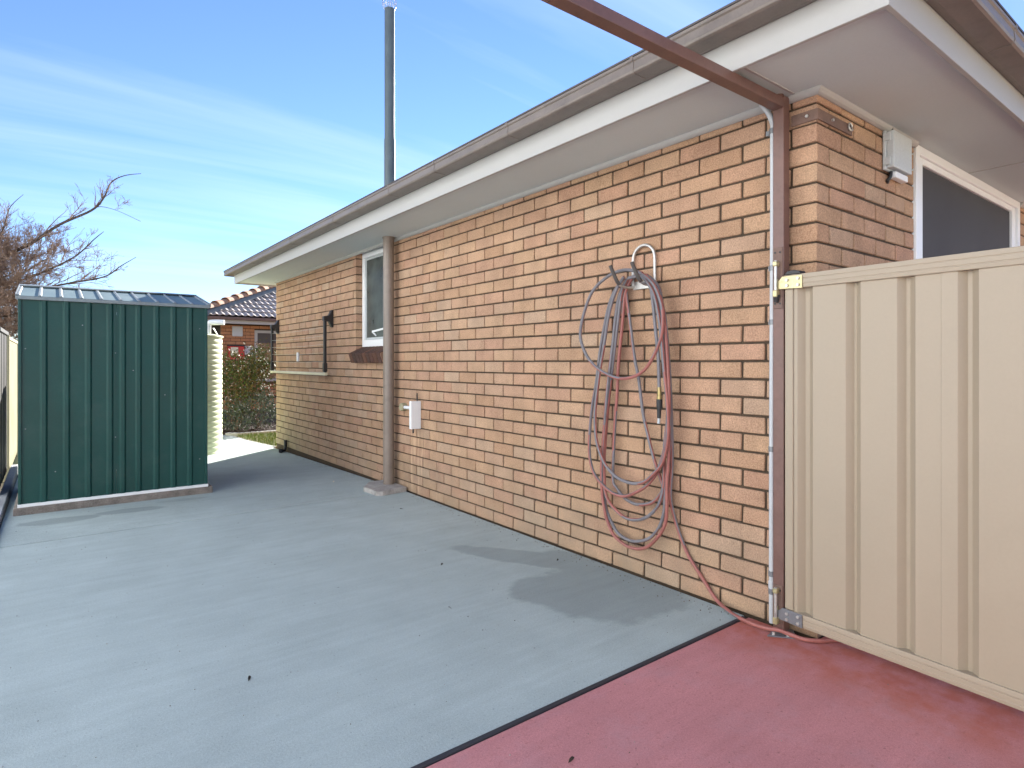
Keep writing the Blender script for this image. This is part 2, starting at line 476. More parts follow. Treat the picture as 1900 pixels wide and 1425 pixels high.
def tag(o, label=None, cat=None, group=None, kind=None):
    if label: o['label'] = label
    if cat: o['category'] = cat
    if group: o['group'] = group
    if kind: o['kind'] = kind
    return o

def thing(name, label, cat, loc, group=None):
    o = bpy.data.objects.new(name, None)
    o.empty_display_size = 0.2
    COL.objects.link(o)
    o.location = loc
    WL[o.name] = Vector(loc)
    return tag(o, label, cat, group)

def catmull(pts, n=8):
    pts = [Vector(p) for p in pts]
    outp = []
    for i in range(len(pts) - 1):
        p0 = pts[max(i - 1, 0)]; p1 = pts[i]; p2 = pts[i + 1]; p3 = pts[min(i + 2, len(pts) - 1)]
        for k in range(n):
            t = k / n
            outp.append(0.5 * ((2 * p1) + (p2 - p0) * t + (2 * p0 - 5 * p1 + 4 * p2 - p3) * t * t + (3 * p1 - p0 - 3 * p2 + p3) * t ** 3))
    outp.append(pts[-1])
    return outp

def arc_pts(c, r, a0, a1, n, fn):
    return [fn(c, r * math.cos(R(a0 + (a1 - a0) * i / n)), r * math.sin(R(a0 + (a1 - a0) * i / n))) for i in range(n + 1)]

# ================================================================== SETTING
def gz(y):                              # the slab falls away gently past the joint
    return 0.0 if y < 5.1 else max(-0.07, -0.07 * (y - 5.1) / 4.0)

g = MB()
g.add([(-400, -400, -0.16), (400, -400, -0.16), (400, 900, -0.16), (-400, 900, -0.16)], [(0, 1, 2, 3)])
tag(g.build('ground', M['soil']), kind='structure')

XW = 2.62; Y0 = 1.262; Y1 = 9.15; SOF = 2.375
def slab(name, x0, x1, ys, m, th=0.12, dz=0.0):
    b = MB()
    n = len(ys)
    vs = []
    for y in ys:
        vs += [(x0, y, gz(y) + dz), (x1, y, gz(y) + dz), (x0, y, gz(y) - th), (x1, y, gz(y) - th)]
    fs = []
    for i in range(n - 1):
        a = 4 * i; c = a + 4
        fs += [(a, a + 1, c + 1, c), (a + 2, c + 2, c + 3, a + 3), (a, c, c + 2, a + 2), (a + 1, a + 3, c + 3, c + 1)]
    fs += [(0, 2, 3, 1), (4 * n - 4, 4 * n - 3, 4 * n - 1, 4 * n - 2)]
    b.add(vs, fs)
    return tag(b.build(name, m, bevel=0.002), kind='structure')
XD = 2.591
slab('driveway', -0.30, XD, [1.588, 5.064], M['concrete'])
slab('driveway', -2.4, -0.303, [1.588, 4.98], M['concrete'])
slab('driveway', -0.30, XD, [5.079, 9.1, 9.3], M['concrete'])
# far path: broad strip, with a lawn corner cut out on the right
p = MB()
zt = -0.0715
poly = [(-0.30, 9.305), (2.66, 9.305), (2.50, 10.35), (2.46, 11.0), (2.42, 11.3), (-0.3, 11.6)]
p.prism(poly, zt, zt - 0.09, lambda a, b, t: (a, b, t))
tag(p.build('path', M['concrete']), kind='structure')
p = MB(); p.prism([(-2.4, -3.2), (12.0, -3.2), (12.0, Y0 - 0.004), (XD, Y0 - 0.004), (XD, 1.566), (-2.4, 1.566)], 0.0, -0.12, lambda a, c, t: (a, c, t))
tag(p.build('red_pavement', M['red_concrete'], bevel=0.004), kind='structure')
p = MB(); p.box(-0.30, 2.575, 1.5675, 1.5865, -0.10, 0.004)
tag(p.build('expansion_joint', M['rubber'], bevel=0.002), 'black rubber strip between the grey driveway and the red paving', 'joint strip')
# garden bed and lawn at the far end
b_ = MB()
b_.prism([(2.46, 11.35), (2.62, 11.14), (6.0, 11.10), (6.0, 16.8), (2.0, 16.8), (1.6, 11.66)], -0.055, -0.15, lambda a, b, t: (a, b, t))
tag(b_.build('garden_bed', M['mulch']), kind='structure')
k_ = MB()
k_.prism([(2.36, 11.22), (2.52, 11.05), (6.0, 11.0), (6.0, 11.09), (2.58, 11.135), (2.44, 11.30)], -0.03, -0.15, lambda a, b, t: (a, b, t))
tag(k_.build('garden_edging', M['white'], bevel=0.006), 'pale concrete edging strip between lawn corner and mulch bed', 'edging')
l_ = MB(); l_.prism([(2.665, 9.31), (6.0, 9.31), (6.0, 10.99), (2.53, 11.035), (2.475, 11.0), (2.51, 10.35)], -0.075, -0.15, lambda a, b, t: (a, b, t))
tag(l_.build('lawn', M['soil']), kind='structure')
gr = MB()
for i in range(5200):
    x = rng.uniform(2.50, 3.9); y = rng.uniform(9.35, 10.98)
    if x < 2.66 - (y - 9.31) * 0.15: continue
    h = rng.uniform(0.03, 0.075); a = rng.uniform(0, PI); w = 0.004
    lx, ly = rng.uniform(-.02, .02), rng.uniform(-.02, .02)
    gr.add([(x - w * math.cos(a), y - w * math.sin(a), -0.077), (x + w * math.cos(a), y + w * math.sin(a), -0.077), (x + lx, y + ly, -0.075 + h)], [(0, 1, 2)])
gr.open = True
tag(gr.build('grass', M['grass']), 'short green lawn grass beside the far corner of the house', 'grass', kind='stuff')
ch = MB()
for i in range(1500):
    x = rng.uniform(2.3, 4.2); y = rng.uniform(11.2, 12.6)
    if x < 2.5 and y < 11.4: continue
    s_ = rng.uniform(0.015, 0.045); a = rng.uniform(0, PI)
    ch.bar((x, y, -0.05 + rng.uniform(0, .02)), (x + s_ * math.cos(a), y + s_ * math.sin(a), -0.045 + rng.uniform(0, .025)), 0.012, 0.006)
tag(ch.build('mulch_chips', M['mulch']), 'dark bark chips covering the garden bed', 'mulch', kind='stuff')

# ================================================================== THE HOUSE
house = thing('brick_house', 'tan brick house with white fascia and brown gutter filling the right of the driveway', 'house', (XW, Y0, 0))
XE = 10.0
REC = 0.009
WY0, WY1, WZ0 = 5.42, 6.225, 1.30          # side window opening
c_ = MB()
t_ = 0.11
def core(x0, x1, y0, y1, z0, z1): c_.box(x0, x1, y0, y1, z0, z1)
core(XW + REC, XW + t_, Y0 + REC, WY0 - 0.008, -0.16, SOF)
core(XW + REC, XW + t_, WY1 + 0.008, Y1, -0.16, SOF)
core(XW + REC, XW + t_, WY0 - 0.008, WY1 + 0.008, -0.16, WZ0 - 0.10)
side_wall = c_.build('side_wall', M['mortar'], house)
EX0, EX1, EZ0 = 3.694, 5.685, 0.95         # end-wall window opening
c_ = MB()
core(XW + t_ + 0.001, EX0, Y0 + REC, Y0 + t_, -0.16, SOF)
core(EX1, XE, Y0 + REC, Y0 + t_, -0.16, SOF)
core(EX0, EX1, Y0 + REC, Y0 + t_, -0.16, EZ0)
end_wall = c_.build('end_wall', M['mortar'], house)
c_ = MB(); c_.box(XW + t_ + 0.001, XE, Y1 - t_, Y1 - 0.0005, -0.16, SOF); c_.box(XE - t_, XE, Y0 + t_ + 0.001, Y1 - t_ - 0.001, -0.16, SOF)
c_.build('back_wall', M['brick_far'], house)

def brick_mesh(L, D, H, seed, mats, ch=0.0035):
    r = random.Random(seed)
    b = MB(); b.box(-L / 2, L / 2, -D / 2, D / 2, -H / 2, H / 2)
    b.v = [(x + r.uniform(-.0022, .0022), y + r.uniform(-.0016, .0016), z + r.uniform(-.002, .002)) for x, y, z in b.v]
    me = bpy.data.meshes.new('brick')
    me.from_pydata(b.v, [], b.f)
    bm = bmesh.new(); bm.from_mesh(me)
    bmesh.ops.recalc_face_normals(bm, faces=bm.faces)
    bmesh.ops.bevel(bm, geom=list(bm.edges), offset=ch, segments=1, affect='EDGES')
    bm.to_mesh(me); bm.free()
    me.materials.append(mats)
    return me

# camera projection only used to rank which bricks show largest
sY, cY = math.sin(YAW), math.cos(YAW)
def proj(x, y, z):
    d = x * sY + y * cY; r = x * cY - y * sY
    return 950 + 1116 * r / d, 671 - 1116 * (z - CAM_H) / d, d

bricks = []      # (wall, centre, L, rot)
nc = 28
for k in range(nc):
    zc_ = k * 0.086 + 0.038
    even = k % 2 == 0
    # side wall, courses run along +Y from the corner
    y = Y0
    first = True
    while y < Y1 - 0.01:
        L = (0.23 if even else 0.11) if first else 0.23
        segs = [(y, min(y + L, Y1))]
        first = False
        y += L + 0.01
        outs = []
        for a, b2 in segs:
            if zc_ > WZ0 - 0.06 and WY1 < b2 <= WY1 + 0.03:
                continue
            if zc_ > WZ0 - 0.06 and WY1 <= a < WY1 + 0.045: a = WY1
            if zc_ > WZ0 - 0.06 and WY0 - 0.045 < b2 <= WY0: b2 = WY0
            if zc_ > WZ0 - 0.06 and a < WY1 and b2 > WY0:
                if a < WY0 - 0.03: outs.append((a, WY0))
                if b2 > WY1 + 0.03: outs.append((WY1, b2))
            elif zc_ > WZ0 - 0.14 and a < WY1 - 0.0 and b2 > WY0 and False:
                pass
            else:
                outs.append((a, b2))
        for a, b2 in outs:
            if b2 - a > 0.03:
                bricks.append(('s', (a, b2), zc_, a == Y0))
    # end wall along +X
    x = XW if not even else XW + 0.0
    first = True
    while x < 7.2:
        L = (0.11 if even else 0.23) if first else 0.23
        a, b2 = x, x + L
        if not (first):
            pass
        iscorner = first
        first = False
        x += L + 0.01
        if iscorner:
            continue            # the corner bricks of the side wall show both faces (or are added below)
        if EX0 - 0.045 < b2 < EX0: b2 = EX0
        if EX1 <= a < EX1 + 0.04: a = EX1
        if zc_ > EZ0 and a < EX1 and b2 > EX0:
            if a < EX0 - 0.03: bricks.append(('e', (a, EX0), zc_, False))
            if b2 > EX1 + 0.03: bricks.append(('e', (EX1, b2), zc_, False))
        else:
            bricks.append(('e', (a, b2), zc_, False))

def brick_pose(w, seg, zc_, corner):
    a, b2 = seg
    L = b2 - a
    if w == 's':
        D = 0.10
        even = abs(L - 0.23) < 1e-6
        if corner:
            D = 0.11 if even else 0.23
        return (XW + D / 2, (a + b2) / 2, zc_), L, D, -PI / 2
    return ((a + b2) / 2, Y0 + 0.05, zc_), L, 0.10, 0.0

ranked = []
for bk in bricks:
    c, L, D, rot = brick_pose(*bk)
    if bk[0] == 's':
        q = [(XW, bk[1][0], bk[2] - .038), (XW, bk[1][1], bk[2] - .038), (XW, bk[1][1], bk[2] + .038), (XW, bk[1][0], bk[2] + .038)]
    else:
        q = [(bk[1][0], Y0, bk[2] - .038), (bk[1][1], Y0, bk[2] - .038), (bk[1][1], Y0, bk[2] + .038), (bk[1][0], Y0, bk[2] + .038)]
    pp = [proj(*v) for v in q]
    area = 0.0
    if min(v[2] for v in pp) > 0.3:
        for i in range(4):
            area += pp[i][0] * pp[(i + 1) % 4][1] - pp[(i + 1) % 4][0] * pp[i][1]
        area = abs(area) / 2
        mx = sum(v[0] for v in pp) / 4; my = sum(v[1] for v in pp) / 4
        if mx > 1890 or (bk[0] == 'e' and bk[2] < 1.5) or (bk[0] == 's' and 1428 < mx < 1462):
            area = 0.0
    ranked.append((area, bk, c, L, D, rot))
ranked.sort(key=lambda t: -t[0])
cache = {}
rest = MB()
rr = random.Random(3)
for idx, (area, bk, c, L, D, rot) in enumerate(ranked):
    dep = rr.uniform(-0.0018, 0.0018)
    c = Vector(c) + (Vector((dep, 0, 0)) if bk[0] == 's' else Vector((0, dep, 0)))
    if idx < 300:
        key = (round(L, 3), round(D, 3), rr.randrange(4))
        if key not in cache:
            cache[key] = brick_mesh(L, D, 0.076, hash(key) % 1000, M['brick'])
        o = bpy.data.objects.new('brick', cache[key])
        COL.objects.link(o)
        par = side_wall if bk[0] == 's' else end_wall
        o.parent = par
        o.location = c - WL[house.name]
        o.rotation_euler = (rr.uniform(-.006, .006), 0, rot + rr.uniform(-.003, .003))
    else:
        b = MB(); b.box(-L / 2, L / 2, -D / 2, D / 2, -0.038, 0.038)
        me = bpy.data.meshes.new('tmp'); me.from_pydata(b.v, [], b.f)
        bm = bmesh.new(); bm.from_mesh(me)
        bmesh.ops.recalc_face_normals(bm, faces=bm.faces)
        bmesh.ops.bevel(bm, geom=list(bm.edges), offset=0.0035, segments=1, affect='EDGES')
        mt = Matrix.Translation(c) @ Matrix.Rotation(rot, 4, 'Z')
        rest.add([mt @ v.co for v in bm.verts], [[v.index for v in f.verts] for f in bm.faces])
        bm.free(); bpy.data.meshes.remove(me)
ob = rest.build('brickwork', M['brick_i'], side_wall)
ob['kind'] = 'stuff'

# eaves: soffit, quad trim, fascia, gutter
XF, YF, XFE, YFE = 2.15, 0.805, 10.4, 9.62    # outer faces of the fascia
s_ = MB()
s_.box(XF + 0.02, XW + 0.12, 1.352, YFE - 0.02, SOF, SOF + 0.006)
s_.build('soffit_panel', M['soffit'], house)
s_ = MB()
s_.box(XF + 0.02, 4.547, YF + 0.02, 1.346, SOF, SOF + 0.006)
s_.build('soffit_panel', M['soffit'], house)
s_ = MB()
s_.box(4.553, 9.9, YF + 0.02, Y0 + 0.12, SOF, SOF + 0.006)
s_.build('soffit_panel', M['soffit'], house)
s_ = MB()
s_.box(XW + 0.121, 9.9, Y1 - 0.1, YFE - 0.02, SOF, SOF + 0.006)
s_.build('soffit_panel', M['soffit'], house)
s_ = MB()
s_.box(XF + 0.02, XW, 1.344, 1.354, SOF - 0.003, SOF + 0.001); s_.box(4.545, 4.555, YF + 0.02, Y0, SOF - 0.003, SOF + 0.001)
s_.build('soffit_joint_strip', M['white'], house)
def trim(prof, pts, name, m, closed=False, bev=0.0):
    """mitred extrusion of profile (out, z) along an axis-aligned plan polyline; out is measured away from the house"""
    b = MB(); n = len(prof)
    vs = []
    for (x, y, ox, oy) in pts:
        vs += [(x + ox * o, y + oy * o, z) for o, z in prof]
    fs = []
    for i in range(len(pts) - 1):
        fs += [(i * n + k, i * n + (k + 1) % n, (i + 1) * n + (k + 1) % n, (i + 1) * n + k) for k in range(n)]
    fs += [tuple(range(n)), tuple((len(pts) - 1) * n + k for k in range(n - 1, -1, -1))]
    b.add(vs, fs)
    return b.build(name, m, house, bevel=bev)
q = [(0.001, SOF - 0.001), (0.001, SOF - 0.028), (0.008, SOF - 0.027), (0.018, SOF - 0.021), (0.025, SOF - 0.012), (0.027, SOF - 0.001)]
trim(q, [(XW, Y1, -1, 0), (XW, Y0, -1, -1), (EX0 - 0.0, Y0, 0, -1)], 'quad_trim', M['white'])
trim(q, [(EX1 + 0.01, Y0, 0, -1), (9.0, Y0, 0, -1)], 'quad_trim', M['white'])
fz0, fz1 = 2.352, 2.53
trim([(0, fz0), (0, fz1), (-0.019, fz1), (-0.019, fz0)], [(9.9, YFE, 0, 1), (XF, YFE, -1, 1), (XF, YF, -1, -1), (9.9, YF, 0, -1)], 'fascia', M['white'], bev=0.0015)
# quad gutter with lip; profile measured outward from the fascia
gp = [(0.003, 2.472), (0.030, 2.466), (0.104, 2.468), (0.113, 2.473), (0.117, 2.482), (0.1135, 2.518), (0.1200, 2.524), (0.1195, 2.536), (0.110, 2.538), (0.104, 2.530), (0.107, 2.486), (0.09, 2.476), (0.012, 2.480), (0.006, 2.532), (0.003, 2.532)]
trim(gp, [(9.9, YFE, 0, 1), (XF, YFE, -1, 1), (XF, YF, -1, -1), (9.9, YF, 0, -1)], 'gutter', M['gutter'])
trim([(0.1215, 2.5385), (0.1215, 2.547), (0.100, 2.547), (0.100, 2.5395)], [(9.9, YFE, 0, 1), (XF, YFE, -1, 1), (XF, YF, -1, -1), (9.9, YF, 0, -1)], 'gutter_guard', M['joint_dark'])
for jy in (1.78, 2.70, 3.52, 4.21, 5.35, 6.6, 8.2):
    j = MB()
    j.prism([(0.028, 2.464), (0.106, 2.4655), (0.115, 2.471), (0.1195, 2.481), (0.1165, 2.517), (0.123, 2.523), (0.1225, 2.539), (0.116, 2.540), (0.108, 2.540), (0.108, 2.528)], jy, jy + 0.016, lambda o, z, t: (XF - o, t, z))
    j.build('gutter_joint', M['gutter'], house)
for jx in (3.05, 5.2):
    j = MB()
    j.prism([(0.028, 2.464), (0.106, 2.4655), (0.115, 2.471), (0.1195, 2.481), (0.1165, 2.517), (0.123, 2.523), (0.1225, 2.539), (0.108, 2.540), (0.108, 2.528)], jx, jx + 0.016, lambda o, z, t: (t, YF - o, z))
    j.build('gutter_joint', M['gutter'], house)
# hip roof, seen only from other viewpoints
rf = MB()
ex0, ey0, ex1, ey1, ez = XF - 0.05, YF - 0.05, 9.95, YFE + 0.05, 2.535
hw = (ex1 - ex0) / 2; rz = ez + hw * math.tan(R(19))
ry0, ry1 = ey0 + hw, ey1 - hw
mx_ = (ex0 + ex1) / 2
ry0 = min(ry0, 5.0); ry1 = max(ry1, 5.4)
rf.add([(ex0, ey0, ez), (ex1, ey0, ez), (ex1, ey1, ez), (ex0, ey1, ez), (mx_, ry0, rz), (mx_, ry1, rz)],
       [(0, 1, 4), (1, 2, 5, 4), (2, 3, 5), (3, 0, 4, 5), (0, 3, 2, 1)])
rf.build('roof', M['house_tile'], house)

# side window with sloping brick sill
w_ = thing('window', None, None, (XW, WY1, WZ0))
bpy.data.objects.remove(w_); WL.pop('window', None)
wf = MB()
fx0, fx1 = XW + 0.072, XW + 0.105
def frame_rect(mb, fn, a0, a1, b0, b1, w, d0, d1, wb=None):
    wb = wb or w
    for (p0, p1, q0, q1) in ((a0, a0 + w, b0, b1), (a1 - w, a1, b0, b1), (a0 + w, a1 - w, b0, b0 + wb), (a0 + w, a1 - w, b1 - w, b1)):
        vs = [fn(p_, q_, d_) for d_ in (d0, d1) for q_ in (q0, q1) for p_ in (p0, p1)]
        mb.add(vs, [(0, 2, 3, 1), (4, 5, 7, 6), (0, 1, 5, 4), (2, 6, 7, 3), (0, 4, 6, 2), (1, 3, 7, 5)])
frame_rect(wf, lambda a, b, d: (d, a, b), WY0 + 0.004, WY1 - 0.004, WZ0 + 0.055, SOF - 0.004, 0.055, fx0, fx1, 0.075)
win = wf.build('window', M['white_gloss'], house, bevel=0.003)
wf = MB(); frame_rect(wf, lambda a, b, d: (d, a, b), WY0 + 0.062, WY1 - 0.062, WZ0 + 0.132, SOF - 0.062, 0.022, fx0 + 0.012, fx1 - 0.002)
wf.build('sash', M['grey_box'], win, bevel=0.002)
wf = MB(); wf.box(fx0 + 0.020, fx0 + 0.026, WY0 + 0.084, WY1 - 0.084, WZ0 + 0.154, SOF - 0.084)
wf.build('pane', M['glass'], win)
wf = MB(); wf.bar((fx0 + 0.012, 5.98, WZ0 + 0.215), (fx0 + 0.012, 5.70, WZ0 + 0.235), 0.012, 0.02); wf.bar((fx0 + 0.010, 5.98, WZ0 + 0.215), (fx0 + 0.018, 5.90, WZ0 + 0.17), 0.01, 0.012)
wf.build('window_stay', M['white_gloss'], win)
# room behind the window so the reveal is closed
wf = MB(); wf.box(fx1, fx1 + 0.01, WY0, WY1, WZ0 - 0.1, SOF); wf.build('window_backing', M['joint_dark'], house)
sill = MB(); sill.box(XW + 0.012, XW + 0.10, WY0 + 0.001, WY1 - 0.001, WZ0 - 0.099, WZ0 - 0.03)
M['sill_mortar'] = mat('sill_mortar', (0.26, 0.15, 0.10), 0.95)
sill.prism([(XW + 0.07, WZ0 + 0.05), (XW - 0.078, WZ0 - 0.022), (XW - 0.05, WZ0 - 0.108), (XW + 0.005, WZ0 - 0.088), (XW + 0.07, WZ0 - 0.02)], WY0 + 0.02, WY1 - 0.006, lambda x, z, t: (x, t, z))
sill_o = sill.build('window_sill', M['sill_mortar'], house)
sprof = [(XW + 0.075, WZ0 + 0.060), (XW - 0.088, WZ0 - 0.018), (XW - 0.056, WZ0 - 0.118), (XW - 0.004, WZ0 - 0.096), (XW + 0.075, WZ0 - 0.02)]
ys_ = WY1 - 0.004
while ys_ > WY0 + 0.06:
    sb = MB(); sb.prism(sprof, ys_, ys_ - 0.076, lambda x, z, t: (x, t, z))
    sb.build('sill_brick', M['brick_sill'], sill_o, bevel=0.005)
    ys_ -= 0.0865

# end-wall window
we = MB()
frame_rect(we, lambda a, b, d: (a, d, b), EX0 + 0.003, EX1 - 0.003, EZ0 + 0.003, SOF - 0.003, 0.05, Y0 - 0.012, Y0 + 0.06)
win2 = we.build('window', M['white_gloss'], house, bevel=0.003)
we = MB(); frame_rect(we, lambda a, b, d: (a, d, b), EX0 + 0.066, EX1 - 0.056, EZ0 + 0.056, SOF - 0.010, 0.075, Y0 + 0.004, Y0 + 0.045)
we.build('sash', M['white_gloss'], win2, bevel=0.004)
we = MB(); we.box(EX0 + 0.10, EX1 - 0.10, Y0 + 0.022, Y0 + 0.028, EZ0 + 0.10, SOF - 0.06)
we.build('fly_screen', M['screen'], win2)

# downpipe and its pad
dp = MB(); dp.tube([(2.53, 5.235, 0.03), (2.53, 5.235, SOF + 0.002)], 0.051, 24, cap=True)
dp.build('downpipe', M['pipe_brown'], house, smooth=True)
dp = MB(); dp.tube([(2.53, 5.235, SOF - 0.012), (2.53, 5.235, SOF - 0.0005)], 0.058, 24)
dp.build('downpipe_collar', M['pipe_brown'], house, smooth=True)
pd = MB()
pd.prism([(2.29, 4.985), (2.34, 4.955), (2.601, 5.00), (2.601, 5.45), (2.42, 5.44), (2.285, 5.25)], -0.01, 0.042, lambda a, b, t: (a, b, t))
tag(pd.build('concrete_pad', M['pad'], bevel=0.012, loc=(2.45, 5.2, 0), seg=2), 'rough concrete pad under the foot of the brown downpipe', 'concrete pad')

# ------------------------------------------------------------------ flue on the roof
flue = thing('chimney_flue', 'tall dark flue pipe with a wire cage cap rising above the roofline', 'flue', (3.12, 6.43, 2.86))
f_ = MB(); f_.tube([(3.12, 6.43, 2.86), (3.12, 6.43, 5.30)], 0.058, 20); f_.build('flue_pipe', M['flue'], flue, smooth=True)
f_ = MB(); f_.tube([(3.12, 6.43, 2.86), (3.12, 6.43, 3.78)], 0.0625, 20); f_.build('flue_sleeve', M['flue'], flue, smooth=True)
for k in range(5):
    a = k * PI / 5
    f_ = MB()
    pts = [(3.12 + 0.083 * math.cos(a) * math.sin(R(t)), 6.43 + 0.083 * math.sin(a) * math.sin(R(t)), 5.36 + 0.085 * math.cos(R(t))) for t in range(-140, 141, 14)]
    f_.tube(pts, 0.0026, 5); f_.build('cage_wire', M['galv'], flue, smooth=True)
for zz, rr_ in ((5.33, 0.079), (5.39, 0.079)):
    f_ = MB(); f_.tube([(3.12 + rr_ * math.cos(R(t)), 6.43 + rr_ * math.sin(R(t)), zz) for t in range(0, 361, 15)], 0.0022, 5); f_.build('cage_ring', M['galv'], flue, smooth=True)

# ================================================================== GATE FRAME
gf = thing('gate_frame', 'brown steel post and overhead beam bolted against the brick wall', 'gate frame', (2.575, 1.398, 0))
b = MB(); b.box(2.55, 2.60, 1.373, 1.423, 0.006, 2.368); b.build('post', M['brown'], gf, bevel=0.004, seg=2)
b = MB(); b.box(-0.46, 2.549, 1.372, 1.424, 2.312, 2.356); b.build('beam', M['brown'], gf, bevel=0.004, seg=2)
b = MB(); b.box(-0.46, -0.41, 1.373, 1.423, -0.05, 2.311); b.build('post', M['brown'], gf, bevel=0.004, seg=2)
b = MB()
b.prism([(2.47, 1.405), (2.545, 1.315), (2.612, 1.36), (2.612, 1.43)], 0.0, 0.0055, lambda a, c, t: (a, c, t))
b.build('base_plate', M['clip'], gf, bevel=0.001)
for (bx, by) in ((2.50, 1.392), (2.535, 1.345)):
    b = MB(); b.tube([(bx, by, 0.004), (bx, by, 0.016)], 0.007, 6); b.build('anchor_bolt', M['galv'], gf)
b = MB(); b.tube([(2.556 + 0, 1.398, 2.335), (2.556, 1.398, 2.385)], 0.02, 16); b.build('cap_plate', M['brown'], gf, smooth=True)
# bracket strap round the corner of the brickwork
b = MB(); b.box(XW - 0.008, XW - 0.002, Y0 - 0.008, 1.372, 2.240, 2.288); b.build('wall_strap', M['brown_dull'], gf, bevel=0.0015)
b = MB(); b.box(XW - 0.0015, 2.94, Y0 - 0.008, Y0 - 0.002, 2.240, 2.288); b.build('wall_strap', M['brown_dull'], gf, bevel=0.0015)
for (sx, sy, nx, ny) in ((XW - 0.010, 1.30, -1, 0), (2.74, Y0 - 0.010, 0, -1), (2.90, Y0 - 0.010, 0, -1), (2.925, Y0 - 0.010, 0, -1)):
    b = MB(); b.tube([(sx - nx * .004, sy - ny * .004, 2.264), (sx + nx * .006, sy + ny * .006, 2.264)], 0.007, 6); b.build('screw_head', M['galv'], gf)
b = MB(); b.tube(arc_pts((2.905, Y0 - 0.014, 2.272), 0.016, 0, 300, 14, lambda c, u, v: (c[0] + u, c[1], c[2] + v)), 0.004, 6); b.build('strap_eye', M['galv'], gf, smooth=True)
# hinge back plates with barrels
for hz0, hz1 in ((1.43, 1.70), (0.045, 0.21)):
    b = MB(); b.box(2.545, 2.5495, 1.376, 1.420, hz0, hz1); hp = b.build('hinge_plate', M['brown_dull'], gf, bevel=0.001)
    for zz in (hz0 + 0.022, hz1 - 0.022):
        for yy in (1.387, 1.409):
            b = MB(); b.tube([(2.5465, yy, zz), (2.5425, yy, zz)], 0.0045, 8); b.build('hole_screw', M['black'], hp)
    zm_ = (hz0 + hz1) / 2
    b = MB(); b.tube([(2.528, 1.398, zm_ - 0.085), (2.528, 1.398, zm_ + 0.075)], 0.0065, 10); b.build('hinge_pin', M['galv'], hp, smooth=True)
    b = MB(); b.box(2.518, 2.5445, 1.388, 1.408, zm_ + 0.05, zm_ + 0.072); b.build('pin_bracket', M['brass'], hp, bevel=0.003)
    b = MB(); b.box(2.518, 2.5445, 1.388, 1.408, zm_ - 0.085, zm_ - 0.055); b.build('pin_bracket', M['brass'], hp, bevel=0.003)

# ------------------------------------------------------------------ conduit beside the post
cd = thing('electrical_conduit', 'thin pale grey conduit clipped to the wall next to the brown post', 'conduit', (2.60, 1.452, 0))
b = MB()
b.tube(catmull([(2.594, 1.452, 0.012), (2.594, 1.452, 0.6), (2.594, 1.450, 1.2), (2.594, 1.447, 1.8), (2.594, 1.447, 2.20), (2.594, 1.447, 2.27), (2.588, 1.462, 2.32), (2.582, 1.487, 2.365), (2.578, 1.497, 2.374)], 6), 0.0125, 12)
b.build('pipe', M['grey_pvc'], cd, smooth=True)
for cz in (0.235, 0.155, 0.80, 1.375, 1.62, 2.24):
    b = MB(); b.tube([(2.594, 1.452 if cz < 1 else 1.448, cz - 0.012), (2.594, 1.452 if cz < 1 else 1.448, cz + 0.012)], 0.0152, 12)
    b.box(2.6005, 2.618, 1.444, 1.485 if cz > 2 else 1.472, cz - 0.011, cz + 0.011)
    b.build('saddle_clip', M['clip'], cd, smooth=True)
b = MB(); b.tube([(2.594, 1.452, 0.17), (2.594, 1.452, 0.20)], 0.0155, 12); b.build('coupling', M['grey_pvc'], cd, smooth=True)

# ================================================================== GATE
gate = thing('steel_gate', 'cream ribbed steel gate leaf swung open in front of the end wall', 'gate', (2.55, 1.365, 0.06))
gate_rot = R(-3.0)
def gxy(u, d):       # u along the leaf from hinge, d outwards to the driveway
    return (2.552 - math.sin(R(3.0)) * u - d * math.cos(R(3.0)), 1.366 - math.cos(R(3.0)) * u + d * math.sin(R(3.0)))
GL = 1.62
def gbox(mb, u0, u1, d0, d1, z0, z1):
    vs = [(*gxy(u_, d_), z_) for z_ in (z0, z1) for d_ in (d0, d1) for u_ in (u0, u1)]
    mb.add(vs, [(0, 2, 3, 1), (4, 5, 7, 6), (0, 1, 5, 4), (2, 6, 7, 3), (0, 4, 6, 2), (1, 3, 7, 5)])
def grail(name, z0, z1, up=True):
    h = z1 - z0
    prof = [(-0.030, z0), (0.010, z0), (0.012, z0 + h * .26), (0.0095, z0 + h * .30), (0.012, z0 + h * .34), (0.012, z0 + h * .60), (0.0095, z0 + h * .64), (0.012, z0 + h * .68), (0.010, z1), (-0.030, z1)]
    b = MB(); b.prism(prof, 0.0, GL, lambda d_, z_, t: (*gxy(t, d_), z_))
    return b.build(name, M['cream'], gate, bevel=0.0012, angle=50)
grail('top_rail', 1.513, 1.572)
grail('bottom_rail', 0.062, 0.118)
for u0 in (0.0, GL - 0.038):
    b = MB(); gbox(b, u0, u0 + 0.038, -0.030, 0.006, 0.1185, 1.5125); b.build('stile', M['cream'], gate, bevel=0.003)
RIB = 0.026
def gsheet(u0, u1, ribs, name='sheet', lift=0.0):
    line = [(u0, 0.0)]
    for a, w in ribs:
        line += [(a, 0.0), (a + 0.022, -RIB), (a + w - 0.026, -RIB * 0.92), (a + w, 0.0)]
    line += [(u1, 0.0)]
    # stiffening swages on the flats
    b = MB()
    back = [(u_, d_ - 0.0016) for u_, d_ in reversed(line)]
    b.prism(line + back, 0.110, 1.522, lambda u_, d_, t: (*gxy(u_, d_ + lift), t))
    return b.build(name, M['cream'], gate, bevel=0.0022, angle=25)
ribs = [(0.055, 0.068), (0.258, 0.058), (0.447, 0.062), (0.642, 0.062), (0.84, 0.062), (1.03, 0.062), (1.22, 0.062), (1.41, 0.062)]
gsheet(0.039, 0.598, ribs[:3])
